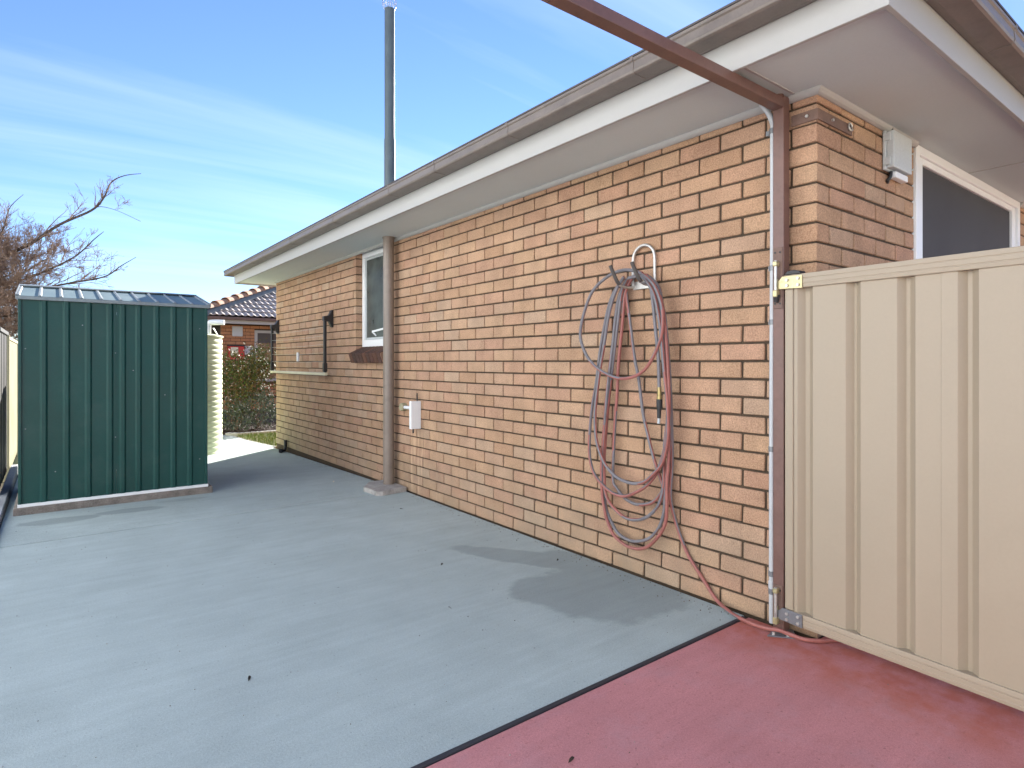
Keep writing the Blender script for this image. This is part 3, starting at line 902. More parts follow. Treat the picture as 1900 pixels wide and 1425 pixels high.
b_sheet2 = gsheet(0.592, 1.206, ribs[3:6], lift=0.0024)
gsheet(1.2015, GL - 0.039, ribs[6:])
# strap hinges
for zt_, m_, nm in ((1.54, 'brass', 'hinge_strap'), (0.092, 'clip', 'hinge_strap')):
    b = MB()
    prof = [(-0.045, zt_ - 0.008), (-0.02, zt_ - 0.026), (0.085, zt_ - 0.030), (0.085, zt_ + 0.026), (-0.005, zt_ + 0.028), (-0.02, zt_ + 0.012), (-0.045, zt_ + 0.008)]
    b.prism(prof, 0.0125, 0.0175, lambda u_, z_, t: (*gxy(u_, t), z_))
    st = b.build(nm, M[m_], gate, bevel=0.001)
    for u_, dz in ((0.068, 0.013), (0.068, -0.015), (0.018, 0.010), (0.018, -0.014)):
        b = MB(); b.tube([(*gxy(u_, 0.016), zt_ + dz), (*gxy(u_, 0.024), zt_ + dz)], 0.0065, 6); b.build('bolt', M['galv'], st)
b = MB(); b.prism([(0.0, 1.573), (0.078, 1.573), (0.07, 1.586), (0.045, 1.592), (0.015, 1.59)], -0.032, 0.013, lambda u_, z_, t: (*gxy(u_, t), z_))
b.build('end_cap', M['black'], gate, bevel=0.002)
b = MB(); b.tube([(*gxy(-0.036, 0.012), 1.475), (*gxy(-0.036, 0.012), 1.56)], 0.010, 10); b.build('hinge_eye', M['brass'], gate, smooth=True)
b = MB(); b.tube([(*gxy(-0.036, 0.012), 1.458), (*gxy(-0.030, 0.016), 1.492)], [0.011, 0.015], 8); b.build('hinge_nut', M['black'], gate)
b = MB(); b.tube([(*gxy(-0.036, 0.012), 0.05), (*gxy(-0.036, 0.012), 0.12)], 0.010, 10); b.build('hinge_eye', M['brass'], gate, smooth=True)

# ================================================================== HOSE AND HANGER
HX = 2.555
hg = thing('hose_hanger', 'bent metal rod hook with dark prongs screwed to the brick wall', 'hose hanger', (XW, 2.2, 1.66))
b = MB()
up = [(2.604, 2.282, 1.63)] + [(2.604, 2.282, 1.75)] + [(2.604, 2.205 + 0.077 * math.cos(R(t)), 1.765 + 0.077 * math.sin(R(t))) for t in range(10, 171, 16)] + [(2.604, 2.128, 1.75), (2.604, 2.128, 1.63)]
b.tube(up, 0.0085, 10); b.build('back_loop', M['galv'], hg, smooth=True)
for yy in (2.282, 2.128):
    b = MB()
    b.tube(catmull([(2.604, yy, 1.63), (2.60, yy, 1.617), (2.575, yy, 1.612), (2.53, yy, 1.612), (2.49, yy, 1.622), (2.468, yy + 0.004, 1.65)], 5), 0.008, 10)
    b.build('arm', M['galv'], hg, smooth=True)
    b = MB(); b.tube(catmull([(2.49, yy, 1.622), (2.470, yy + 0.003, 1.647), (2.452, yy + 0.012, 1.69), (2.440, yy + 0.02, 1.725)], 4), 0.0105, 10)
    b.build('prong_sleeve', M['joint_dark'], hg, smooth=True)
b = MB(); b.box(2.606, 2.6185, 2.13, 2.285, 1.60, 1.645); b.build('mount_plate', M['galv'], hg, bevel=0.002)

LOOPS = {
 'A': [(2.142, 1.671), (2.257, 1.703), (2.378, 1.686), (2.506, 1.612), (2.582, 1.49), (2.615, 1.362), (2.587, 1.264), (2.506, 1.18), (2.399, 1.125), (2.297, 1.102), (2.199, 1.116), (2.117, 1.158), (2.055, 1.236), (2.013, 1.34), (2.006, 1.452), (2.027, 1.539), (2.077, 1.615), (2.157, 1.676)],
 'B': [(2.297, 1.662), (2.378, 1.584), (2.42, 1.495), (2.454, 1.356), (2.484, 1.231), (2.511, 1.069), (2.546, 0.933), (2.569, 0.761), (2.56, 0.627), (2.52, 0.531), (2.446, 0.47), (2.366, 0.443), (2.289, 0.444), (2.207, 0.479), (2.135, 0.527), (2.073, 0.597), (2.038, 0.662), (2.013, 0.756), (1.992, 0.876), (1.982, 0.994), (1.985, 1.084), (1.996, 1.199), (2.01, 1.34), (2.027, 1.491), (2.062, 1.576), (2.131, 1.658)],
 'C': [(2.285, 1.67), (2.353, 1.582), (2.395, 1.447), (2.428, 1.293), (2.471, 1.136), (2.504, 0.933), (2.504, 0.799), (2.48, 0.704), (2.428, 0.61), (2.357, 0.555), (2.289, 0.533), (2.207, 0.53), (2.135, 0.551), (2.073, 0.603), (2.02, 0.664), (1.992, 0.758), (1.982, 0.846), (1.985, 0.994), (2.006, 1.171), (2.031, 1.397), (2.07, 1.557), (2.142, 1.654)],
 'D': [(2.277, 1.663), (2.329, 1.58), (2.357, 1.414), (2.399, 1.168), (2.428, 1.003), (2.45, 0.839), (2.467, 0.671), (2.467, 0.538), (2.454, 0.443), (2.418, 0.381), (2.357, 0.335), (2.289, 0.317), (2.222, 0.322), (2.15, 0.352), (2.088, 0.408), (2.052, 0.463), (2.036, 0.543), (2.034, 0.645), (2.028, 0.754), (2.013, 0.874), (2.006, 0.993), (2.017, 1.111), (2.034, 1.312), (2.066, 1.514), (2.139, 1.659)],
 'E': [(2.265, 1.664), (2.313, 1.579), (2.337, 1.413), (2.366, 1.168), (2.374, 1.005), (2.391, 0.874), (2.407, 0.712), (2.413, 0.515), (2.382, 0.468), (2.321, 0.426), (2.255, 0.405), (2.191, 0.411), (2.12, 0.436), (2.066, 0.489), (2.048, 0.529), (2.066, 0.561), (2.113, 0.669), (2.157, 0.801), (2.191, 0.922), (2.214, 1.098), (2.247, 1.223), (2.281, 1.413), (2.309, 1.593), (2.257, 1.667), (2.157, 1.667)],
 'F': [(2.293, 1.652), (2.349, 1.573), (2.374, 1.476), (2.391, 1.323), (2.42, 1.106), (2.454, 0.854), (2.467, 0.633), (2.471, 0.506), (2.467, 0.372), (2.446, 0.313), (2.418, 0.267), (2.357, 0.216), (2.281, 0.195), (2.207, 0.207), (2.135, 0.241), (2.073, 0.31), (2.036, 0.396), (2.028, 0.487), (2.01, 0.663), (1.999, 0.833), (2.003, 1.114), (2.031, 1.397), (2.073, 1.583), (2.135, 1.656)],
 'G': [(2.285, 1.658), (2.341, 1.566), (2.366, 1.445), (2.386, 1.292), (2.42, 1.075), (2.458, 0.791), (2.476, 0.569), (2.471, 0.412), (2.45, 0.337), (2.437, 0.283), (2.382, 0.21), (2.305, 0.17), (2.222, 0.165), (2.142, 0.193), (2.073, 0.256), (2.02, 0.339), (2.003, 0.433), (2.006, 0.551), (1.996, 0.693), (1.989, 0.89), (1.992, 1.058), (2.003, 1.227), (2.02, 1.425), (2.062, 1.556), (2.128, 1.649)],
 'H': [(2.273, 1.668), (2.18, 1.67), (2.091, 1.602), (2.062, 1.513), (2.034, 1.341), (2.013, 1.114), (1.999, 0.889), (1.999, 0.664), (2.006, 0.494), (1.996, 0.375), (1.963, 0.293), (1.915, 0.206), (1.859, 0.14), (1.805, 0.083)],
}
OFF = {'A': -0.040, 'B': -0.012, 'C': -0.028, 'D': 0.006, 'E': 0.022, 'F': 0.014, 'G': -0.004, 'H': 0.030}
def hose_tw(seed):
    r = random.Random(seed); base = r.uniform(0, 8); rate = r.uniform(-0.045, 0.045)
    return lambda i, k: 0 if ((k + base + rate * i + 1.2 * math.sin(i * .06 + base)) % 8) < 4.2 else 1
hose = thing('garden_hose', 'red and grey garden hose coiled on the wall hook and trailing under the gate', 'hose', (HX, 2.2, 0.1))
for i, (nm, pts) in enumerate(LOOPS.items()):
    wob = random.Random(i)
    p3 = [(HX + OFF[nm] + wob.uniform(-.005, .005), y, z) for y, z in pts]
    if nm == 'H':
        tail = [(2.596, 1.76, 0.042), (2.575, 1.70, 0.018), (2.53, 1.60, 0.013), (2.508, 1.50, 0.013), (2.515, 1.431, 0.014), (2.522, 1.385, 0.022), (2.536, 1.345, 0.016), (2.545, 1.286, 0.012), (2.581, 1.238, 0.012), (2.638, 1.205, 0.012), (2.72, 1.17, 0.012), (2.95, 1.05, 0.012)]
        n0 = len(p3)
        p3 = [(min(2.603, x + 0.018 * max(0, j - 8)), y, z) for j, (x, y, z) in enumerate(p3)] + tail
    b = MB(); b.tube(catmull(p3, 7), 0.0092, 8, mfun=hose_tw(i + 11))
    b.build('coil' if nm != 'H' else 'trailing_run', [M['hose_red'], M['hose_grey']], hose, smooth=True)
b = MB(); b.tube(catmull([(HX - 0.03, y, z) for y, z in [(2.249, 1.657), (2.161, 1.656), (2.098, 1.603), (2.077, 1.514), (2.059, 1.37), (2.041, 1.227), (2.036, 1.114), (2.034, 1.05)]], 7), 0.009, 8)
b.build('hose_end', M['hose_grey'], hose, smooth=True)
b = MB(); b.tube([(HX - 0.03, 2.034, 1.062), (HX - 0.03, 2.033, 1.02), (HX - 0.03, 2.033, 1.018), (HX - 0.03, 2.033, 1.00)], [0.0115, 0.0115, 0.014, 0.014], 8); b.build('brass_fitting', M['brass2'], hose)
b = MB(); b.tube([(HX - 0.03, 2.033, 0.999), (HX - 0.03, 2.034, 0.955), (HX - 0.03, 2.034, 0.953), (HX - 0.03, 2.036, 0.90)], [0.0155, 0.0145, 0.012, 0.010], 12); b.build('tap_connector', M['black'], hose, smooth=True)
b = MB(); b.tube([(HX - 0.03, 2.0361, 0.899), (HX - 0.03, 2.038, 0.872)], 0.0075, 10); b.build('connector_tip', M['grey_box'], hose, smooth=True)

# ------------------------------------------------------------------ grey junction box, end wall
jb = thing('junction_box', 'grey plastic junction box under the soffit beside the end window', 'junction box', (3.40, Y0, 2.15))
b = MB(); b.box(3.284, 3.525, Y0 - 0.018, Y0 - 0.002, 2.15, 2.345); b.build('back_plate', M['grey_box'], jb, bevel=0.004)
b = MB(); b.box(3.292, 3.520, Y0 - 0.052, Y0 - 0.0185, 2.158, 2.340); b.build('cover', M['grey_box'], jb, bevel=0.006, seg=2)
for zz in (2.19, 2.31):
    b = MB(); b.box(3.280, 3.2915, Y0 - 0.040, Y0 - 0.004, zz - 0.02, zz + 0.02); b.build('latch', M['grey_box'], jb, bevel=0.003)
b = MB(); b.box(3.35, 3.50, Y0 - 0.040, Y0 - 0.008, 2.118, 2.1495); b.build('cable_entry', M['white_gloss'], jb, bevel=0.003)
b = MB(); b.tube(catmull([(3.34, Y0 - 0.02, 2.149), (3.335, Y0 - 0.02, 2.125), (3.325, Y0 - 0.012, 2.105), (3.345, Y0 - 0.004, 2.10)], 5), 0.008, 8); b.build('cable', M['black'], jb, smooth=True)
b = MB(); b.tube([(3.35, Y0 - 0.02, 2.3455), (3.35, Y0 - 0.02, 2.374)], 0.007, 8); b.build('conduit_stub', M['black'], jb)

# ------------------------------------------------------------------ white tap cover on the side wall
tb = thing('tap_cover', 'white rectangular plastic box with a round cap beside the brown downpipe', 'tap cover', (XW, 4.87, 0.6))
b = MB(); b.box(XW - 0.100, XW - 0.002, 4.765, 4.802, 0.598, 0.845); b.build('box', M['white_gloss'], tb, bevel=0.004, seg=2)
b = MB(); b.tube([(XW - 0.002, 5.06, 0.775), (XW - 0.045, 5.06, 0.775), (XW - 0.055, 5.06, 0.775)], [0.038, 0.038, 0.030], 18); b.build('round_cap', M['cream_post'], tb, smooth=True)
b = MB(); b.tube([(XW - 0.028, 4.8025, 0.775), (XW - 0.028, 5.021, 0.775)], 0.016, 10); b.build('spigot', M['white_gloss'], tb, smooth=True)
b = MB(); b.tube([(XW - 0.03, 4.784, 0.8455), (XW - 0.03, 4.784, 0.915)], 0.006, 8); b.build('cable_stub', M['black'], tb)
b = MB(); b.tube([(XW - 0.07, 4.784, 0.5975), (XW - 0.07, 4.784, 0.56)], 0.008, 8); b.build('drain_stub', M['black'], tb)

# ------------------------------------------------------------------ fold-down clothesline
cl = thing('clothesline', 'folded down clothesline with black arms and cream bar on the brick wall', 'clothesline', (XW, 8.0, 1.05))
for yy in (6.90, 9.02):
    b = MB()
    b.prism([(XW - 0.001, 1.60), (XW - 0.001, 1.80), (XW - 0.02, 1.80), (XW - 0.055, 1.735), (XW - 0.115, 1.725), (XW - 0.115, 1.675), (XW - 0.05, 1.665), (XW - 0.02, 1.60)], yy - 0.03, yy + 0.03, lambda x, z, t: (x, t, z))
    b.build('wall_bracket', M['black'], cl, bevel=0.004)
    b = MB(); b.box(XW - 0.108, XW - 0.078, yy - 0.02, yy + 0.02, 1.07, 1.674); b.build('arm', M['black'], cl, bevel=0.004)
    b = MB(); b.box(XW - 0.112, XW - 0.072, yy - 0.026, yy + 0.026, 1.045, 1.069 + 0.06) if False else b.box(XW - 0.115, XW - 0.071, yy - 0.024, yy + 0.024, 1.08, 1.18); b.build('arm_cover', M['black'], cl, bevel=0.004)
b = MB(); b.box(XW - 0.112, XW - 0.075, 6.86, 9.06, 1.035, 1.069); b.build('front_bar', M['bar_cream'], cl, bevel=0.005)
for zz in (1.20, 1.30, 1.40, 1.50, 1.60):
    b = MB()
    b.tube([(XW - 0.10, 6.92 + (9.0 - 6.92) * t / 8, zz - 0.012 * math.sin(PI * t / 8)) for t in range(9)], 0.0015, 5); b.build('line_cord', M['cord'], cl, smooth=True)
b = MB(); b.box(XW - 0.112, XW - 0.088, 7.83, 7.87, 1.20, 1.315)
tag(b.build('clothes_peg', M['white_gloss'], loc=(XW - 0.10, 7.85, 1.2), bevel=0.003), 'single white peg hanging from the clothesline cord', 'peg')

# black elbow at the foot of the wall
b = MB(); b.tube(catmull([(XW - 0.03, 8.60, 0.10), (XW - 0.03, 8.60, 0.0), (XW - 0.05, 8.58, -0.035), (XW - 0.11, 8.52, -0.035)], 5), 0.022, 10)
b.tube([(XW - 0.115, 8.515, -0.035), (XW - 0.125, 8.505, -0.035)], 0.03, 10)
tag(b.build('drain_elbow', M['black'], smooth=True, loc=(XW - 0.04, 8.6, -0.06)), 'small black pipe elbow at the foot of the far brickwork', 'pipe elbow')

# ================================================================== GARDEN SHED
SX0, SX1, SY0, SY1 = -0.207, 1.135, 6.158, 7.55
SB, ST = 0.052, 1.712
sl = MB(); sl.box(-0.245, 1.185, 6.122, 7.62, -0.05, SB - 0.012)
tag(sl.build('shed_slab', M['slab'], bevel=0.012, seg=2, loc=(0.47, 6.8, 0)), 'rough brown concrete slab under the green shed', 'slab')
shed = thing('garden_shed', 'dark green ribbed steel garden shed with grey sheet roof', 'shed', (0.46, 6.8, SB - 0.012))
def ribbed(u0, u1, ribs, amp, w, fn, z0, z1, name, m, flip=1):
    line = [(u0, 0.0)]
    for a in ribs:
        line += [(a - w / 2, 0.0), (a - w / 4, amp * flip), (a + w / 4, amp * flip), (a + w / 2, 0.0)]
    line += [(u1, 0.0)]
    back = [(u, d - 0.0015) for u, d in reversed(line)]
    b = MB(); b.prism(line + back, z0, z1, fn)
    return b.build(name, m, shed, bevel=0.0012, angle=20)
fr = [-0.04, 0.115, 0.265, 0.415, 0.50]
front = lambda u, d, t: (u, SY0 - d, t)
rbs = [-0.055, 0.093, 0.240, 0.390, 0.482, 0.598, 0.735, 0.868, 1.0]
ribbed(SX0 + 0.006, 0.4375, [r_ for r_ in rbs if r_ < 0.43], 0.013, 0.050, front, SB + 0.012, ST - 0.022, 'wall_panel', M['green'])
ribbed(0.4385, SX1 - 0.006, [r_ for r_ in rbs if r_ > 0.43], 0.013, 0.050, front, SB + 0.012, ST - 0.022, 'wall_panel', M['green'])
rd = [SY0 + 0.1 + 0.148 * i for i in range(9)]
ribbed(SY0 + 0.006, SY1 - 0.006, rd, 0.011, 0.044, lambda u, d, t: (SX1 + d, u, t), SB + 0.012, ST - 0.002, 'wall_panel', M['green'])
ribbed(SY0 + 0.006, SY1 - 0.006, rd, 0.011, 0.044, lambda u, d, t: (SX0 - d, u, t), SB + 0.012, ST - 0.002, 'wall_panel', M['green'])
ribbed(SX0 + 0.006, SX1 - 0.006, rbs, 0.011, 0.044, lambda u, d, t: (u, SY1 + d, t), SB + 0.012, ST - 0.022, 'wall_panel', M['green'])
RYM, RZM = 6.856, 1.862
for sx in (SX0, SX1):
    b = MB(); b.prism([(SY0, ST - 0.001), (SY1, ST - 0.001), (RYM, RZM - 0.015)], sx - 0.004, sx + 0.004, lambda y, z, t: (t, y, z)); b.build('gable', M['green'], shed)
    for sy in (SY0, SY1):
        b = MB(); b.box(sx - 0.009 if sx < 0 else sx - 0.012, sx + 0.012 if sx < 0 else sx + 0.009, sy - 0.0145 if sy < 7 else sy - 0.010, sy + 0.010 if sy < 7 else sy + 0.0145, SB + 0.012, ST - 0.003)
        b.build('corner_post', M['green'], shed, bevel=0.002)
b = MB(); b.box(SX0 - 0.012, SX1 + 0.014, SY0 - 0.022, SY0 + 0.02, SB - 0.012, SB + 0.012); b.build('base_rail', M['white_gloss'], shed, bevel=0.002)
b = MB(); b.box(SX1 - 0.02, SX1 + 0.016, SY0 + 0.021, SY1 + 0.02, SB - 0.012, SB + 0.012); b.build('base_rail', M['white_gloss'], shed, bevel=0.002)
b = MB(); b.box(SX0 - 0.022, SX1 + 0.03, SY0 - 0.030, SY0 - 0.004, ST - 0.022, ST + 0.006); b.build('eave_trim', M['zinc'], shed, bevel=0.003)
def roofsheet(y0, z0, y1, z1, name):
    b = MB()
    b.add([(SX0 - 0.02, y0, z0), (SX1 + 0.028, y0, z0), (SX1 + 0.028, y1, z1), (SX0 - 0.02, y1, z1), (SX0 - 0.02, y0, z0 - .004), (SX1 + 0.028, y0, z0 - .004), (SX1 + 0.028, y1, z1 - .004), (SX0 - 0.02, y1, z1 - .004)],
          [(0, 1, 2, 3), (7, 6, 5, 4), (0, 4, 5, 1), (1, 5, 6, 2), (2, 6, 7, 3), (3, 7, 4, 0)])
    o = b.build(name, M['roof_sheet'], shed)
    for i in range(11):
        x = SX0 - 0.008 + i * (SX1 - SX0 + 0.024) / 10
        bb = MB()
        for (ya, za, yb, zb) in ((y0, z0, y1, z1),):
            w0, w1, h = 0.013, 0.006, 0.011
            vs = [(x + dx, y, z + dz) for (y, z) in ((ya, za), (yb, zb)) for dx, dz in ((-w0, 0.0005), (-w1, h), (w1, h), (w0, 0.0005))]
            bb.add(vs, [(0, 1, 2, 3), (7, 6, 5, 4), (0, 4, 5, 1), (1, 5, 6, 2), (2, 6, 7, 3), (3, 7, 4, 0)])
        bb.build('roof_rib', M['zinc'], o, bevel=0.001)
roofsheet(SY0 - 0.028, ST + 0.007, RYM, RZM, 'roof_sheet')
roofsheet(SY1 + 0.028, ST + 0.007, RYM + 0.001, RZM, 'roof_sheet')
b = MB(); b.prism([(RYM - 0.06, RZM + 0.004), (RYM, RZM + 0.020), (RYM + 0.06, RZM + 0.004), (RYM, RZM + 0.012)], SX0 - 0.024, SX1 + 0.032, lambda y, z, t: (t, y, z)); b.build('ridge_cap', M['zinc'], shed)
for sx in (SX0 - 0.022, SX1 + 0.03):
    b = MB(); b.bar((sx, SY0 - 0.03, ST + 0.004), (sx, RYM, RZM + 0.002), 0.008, 0.03); b.build('barge_trim', M['zinc'], shed)
for (x, z) in ((-0.17, 0.66), (0.02, 0.30), (0.2, 1.5), (0.43, 1.27), (0.56, 1.12), (0.43, 0.55), (0.8, 0.9), (1.08, 1.5), (1.08, 0.3), (-0.17, 1.3)):
    b = MB(); b.tube([(x, SY0 - 0.0015, z), (x, SY0 - 0.006, z)], 0.005, 6); b.build('rivet', M['zinc'], shed)

# ================================================================== LEFT FENCE
fe = thing('charcoal_fence', 'near black ribbed steel fence along the left edge behind the shed', 'fence', (-0.40, 7.8, 0))
FX = -0.40
yy = 6.9
while yy < 8.55:
    y1 = min(yy + 2.36, 8.72)
    line = [(yy + 0.03, 0.0)]
    a = yy + 0.12
    while a < y1 - 0.14:
        line += [(a, 0.0), (a + 0.02, -0.03), (a + 0.09, -0.03), (a + 0.11, 0.0)]
        a += 0.25
    line += [(y1 - 0.03, 0.0)]
    back = [(u, d - 0.002) for u, d in reversed(line)]
    b = MB(); b.prism(line + back, -0.02, 1.49, lambda u, d, t: (FX + d, u, t)); b.build('sheet', M['fence_black'], fe)
    b = MB(); b.box(FX - 0.045, FX + 0.015, yy + 0.001, y1 - 0.001, 1.485, 1.525); b.build('top_rail', M['fence_black'], fe, bevel=0.003)
    b = MB(); b.box(FX - 0.05, FX + 0.018, yy - 0.025, yy + 0.0245, -0.05, 1.484); b.build('post', M['fence_black'], fe, bevel=0.003)
    yy += 2.36
kb = MB(); kb.box(FX + 0.03, -0.308, 5.0, 8.85, -0.12, 0.03)
tag(kb.build('plinth_kerb', M['sleeper'], bevel=0.006, loc=(-0.35, 7, -0.1)), 'grey concrete plinth strip between the charcoal fence and the driveway', 'kerb')
cf_ = thing('cream_fence', 'cream fence continuing beyond the end of the charcoal one', 'fence', (-0.42, 10, -0.1))
for i in range(3):
    y0 = 8.80 + i * 2.4
    b = MB()
    line = [(y0 + 0.03, 0)]
    a = y0 + 0.12
    while a < y0 + 2.2:
        line += [(a, 0.0), (a + 0.02, -0.03), (a + 0.09, -0.03), (a + 0.11, 0.0)]; a += 0.25
    line += [(y0 + 2.37, 0)]
    back = [(u, d - 0.002) for u, d in reversed(line)]
    b.prism(line + back, -0.1, 1.45, lambda u, d, t: (FX + d, u, t)); b.build('sheet', M['cream_post'], cf_)
    b = MB(); b.box(FX - 0.045, FX + 0.02, y0 - 0.03, y0 + 0.028, -0.15, 1.50); b.build('post', M['cream_post'], cf_, bevel=0.004)
    b = MB(); b.box(FX - 0.04, FX + 0.012, y0 + 0.029, y0 + 2.369, 1.4505, 1.485); b.build('top_rail', M['cream_post'], cf_)

# unseen cream fence, added behind the camera to bounce sunlight forward
bf = thing('reflector_fence', 'pale cream fence added out of view behind the viewpoint to bounce sunlight', 'fence', (3, -5.2, -0.1))
for i in range(10):
    x0 = -7.0 + i * 2.4
    line = [(x0 + 0.03, 0)]
    a = x0 + 0.12
    while a < x0 + 2.2:
        line += [(a, 0.0), (a + 0.02, -0.03), (a + 0.09, -0.03), (a + 0.11, 0.0)]; a += 0.25
    line += [(x0 + 2.37, 0)]
    back = [(u, d - 0.002) for u, d in reversed(line)]
    b = MB(); b.prism(line + back, -0.15, 1.78, lambda u, d, t: (u, -5.2 + d, t)); b.build('sheet', M['reflector_cream'], bf)
    b = MB(); b.box(x0 - 0.03, x0 + 0.028, -5.245, -5.18, -0.16, 1.84); b.build('post', M['reflector_cream'], bf)
    b = MB(); b.box(x0 + 0.029, x0 + 2.369, -5.24, -5.188, 1.7805, 1.82); b.build('top_rail', M['reflector_cream'], bf)

# ================================================================== UNSEEN HOUSE ON THE LEFT (added to bounce sunlight into the shade)
M['render'] = mat('reflector_white_render', (0.76, 0.81, 0.84), 0.8, var=0.04, fine=0.03, bump=0.1)
nh = thing('reflector_house', 'unseen white two storey house added beyond the left fence to bounce sunlight', 'house', (-4.2, 1.0, -0.16))
NX, NY0, NY1, NZ = -4.2, -4.0, 13.0, 6.4
wins = [(9.6, 10.8, 1.0, 2.1), (2.0, 3.2, 1.0, 2.1), (9.6, 10.8, 3.7, 4.8), (2.0, 3.2, 3.7, 4.8)]
b = MB()
ysn = sorted({NY0, NY1} | {w[0] for w in wins} | {w[1] for w in wins})
zsn = sorted({-0.16, NZ} | {w[2] for w in wins} | {w[3] for w in wins})
for i in range(len(ysn) - 1):
    for j in range(len(zsn) - 1):
        if not any(w[0] <= ysn[i] < w[1] and w[2] <= zsn[j] < w[3] for w in wins):
            b.box(NX - 0.24, NX, ysn[i], ysn[i + 1], zsn[j], zsn[j + 1])
b.box(NX - 8, NX - 0.241, NY0, NY0 + 0.2, -0.16, NZ); b.box(NX - 8, NX - 0.241, NY1 - 0.2, NY1, -0.16, NZ)
b.build('wall', M['render'], nh)
for a, c, z0_, z1_ in wins:
    b = MB(); frame_rect(b, lambda p_, q_, d: (d, p_, q_), a + .002, c - .002, z0_ + .002, z1_ - .002, 0.06, NX - 0.12, NX - 0.06); fwn = b.build('window', M['white_gloss'], nh)
    b = MB(); b.box(NX - 0.10, NX - 0.09, a + 0.06, c - 0.06, z0_ + 0.06, z1_ - 0.06); b.build('pane', M['glass'], fwn)
b = MB()
b.add([(NX + .45, NY0 - .45, NZ - .05), (NX + .45, NY1 + .45, NZ - .05), (NX - 8.4, NY1 + .45, NZ - .05), (NX - 8.4, NY0 - .45, NZ - .05), (NX - 4, NY0 + 4, NZ + 1.6), (NX - 4, NY1 - 4, NZ + 1.6)],
      [(0, 1, 5, 4), (1, 2, 5), (2, 3, 4, 5), (3, 0, 4), (0, 3, 2, 1)])
b.build('roof', M['house_tile'], nh)

# ================================================================== WATER TANK
TX, TY, TR = 1.337, 9.426, 0.60
tk = thing('water_tank', 'pale cream corrugated rainwater tank standing behind the green shed', 'tank', (TX, TY, -0.07))
prof = []
nr = 23
z0, z1 = -0.068, 1.545
for i in range(nr * 6 + 1):
    z = z0 + (z1 - z0) * i / (nr * 6)
    prof.append((TR - (0.0, 0.0005, 0.002, 0.009, 0.002, 0.0005)[i % 6], z))
b = MB(); b.lathe(prof, (TX, TY, 0), 64); b.open = True
b.build('tank_wall', M['tank'], tk, smooth=True).data.set_sharp_from_angle(angle=R(80))
b = MB(); b.lathe([(TR + 0.012, z1 - 0.01), (TR + 0.012, z1 + 0.012), (TR - 0.02, z1 + 0.02), (0.25, z1 + 0.075), (0.02, z1 + 0.10)], (TX, TY, 0), 48); b.open = True
b.build('tank_lid', M['tank'], tk, smooth=True)
b = MB(); b.tube(catmull([(TX + 0.36, TY - 0.36, 1.56), (TX + 0.36, TY - 0.36, 1.68), (TX + 0.375, TY - 0.37, 1.725), (TX + 0.42, TY - 0.395, 1.735), (TX + 0.54, TY - 0.46, 1.735)], 5), 0.036, 12)
b.build('inlet_pipe', M['white_gloss'], tk, smooth=True)
b = MB(); b.tube(catmull([(TX + 0.50, TY - 0.28, 1.55), (TX + 0.47, TY - 0.3, 1.60), (TX + 0.43, TY - 0.32, 1.66)], 3), 0.008, 6); b.build('overflow_hose', M['white_gloss'], tk, smooth=True)

# ================================================================== REAR HOUSE
RX, RY = 3.483, 17.0
rh = thing('rear_house', 'orange brick house with tiled hip roof beyond the garden bed', 'house', (RX, RY, -0.16))
b = MB(); b.box(RX + 0.008, RX + 9.0, RY + 0.008, RY + 5.0, -0.16, 2.20); rw = b.build('wall', M['mortar'], rh)
RWX0, RWX1, RWZ0, RWZ1 = 4.305, 6.1, 0.66, 2.04
rcache = {}
rg = random.Random(21)
for k in range(27):
    z = -0.12 + k * 0.086
    x = RX + (0.0 if k % 2 == 0 else -0.12)
    while x < 6.0:
        a, b2 = max(x, RX), min(x + 0.23, 6.9)
        x += 0.24
        if z + 0.04 > RWZ0 and z - 0.04 < RWZ1 and b2 > RWX0 and a < RWX1:
            b2 = min(b2, RWX0)
        if b2 - a < 0.04 or z > 2.16 or z < 0.25: continue
        L = round(b2 - a, 3)
        if L not in rcache: rcache[L] = brick_mesh(L, 0.1, 0.076, 5, M['brick_far'])
        o = bpy.data.objects.new('brick', rcache[L]); COL.objects.link(o); o.parent = rw
        o.location = Vector(((a + b2) / 2, RY + 0.05, z)) - WL[rh.name]
b = MB(); b.box(RX, 6.9, RY - 0.001, RY + 0.0075, -0.16, 0.2); b.build('footing', M['brick_far'], rh)
b = MB(); frame_rect(b, lambda a, c, d: (a, d, c), RWX0, RWX1, RWZ0, RWZ1, 0.075, RY - 0.02, RY + 0.05); rwin = b.build('window', M['white'], rh, bevel=0.005)
b = MB(); b.box(RWX0 + 0.07, RWX1 - 0.07, RY + 0.0005, RY + 0.0075, RWZ0 + 0.07, RWZ1 - 0.07); b.build('pane', M['glass_far'], rwin)
b = MB(); b.box(RWX0 + 0.076, RWX1 - 0.076, RY - 0.012, RY - 0.0005, RWZ1 - 0.34, RWZ1 - 0.076); b.build('blind', M['joint_dark'], rwin)
b = MB(); b.box(RWX0 - 0.04, RWX1 + 0.04, RY - 0.09, RY - 0.021, RWZ0 - 0.06, RWZ0 - 0.002); b.build('window_sill', M['brick_sill'], rh, bevel=0.006)
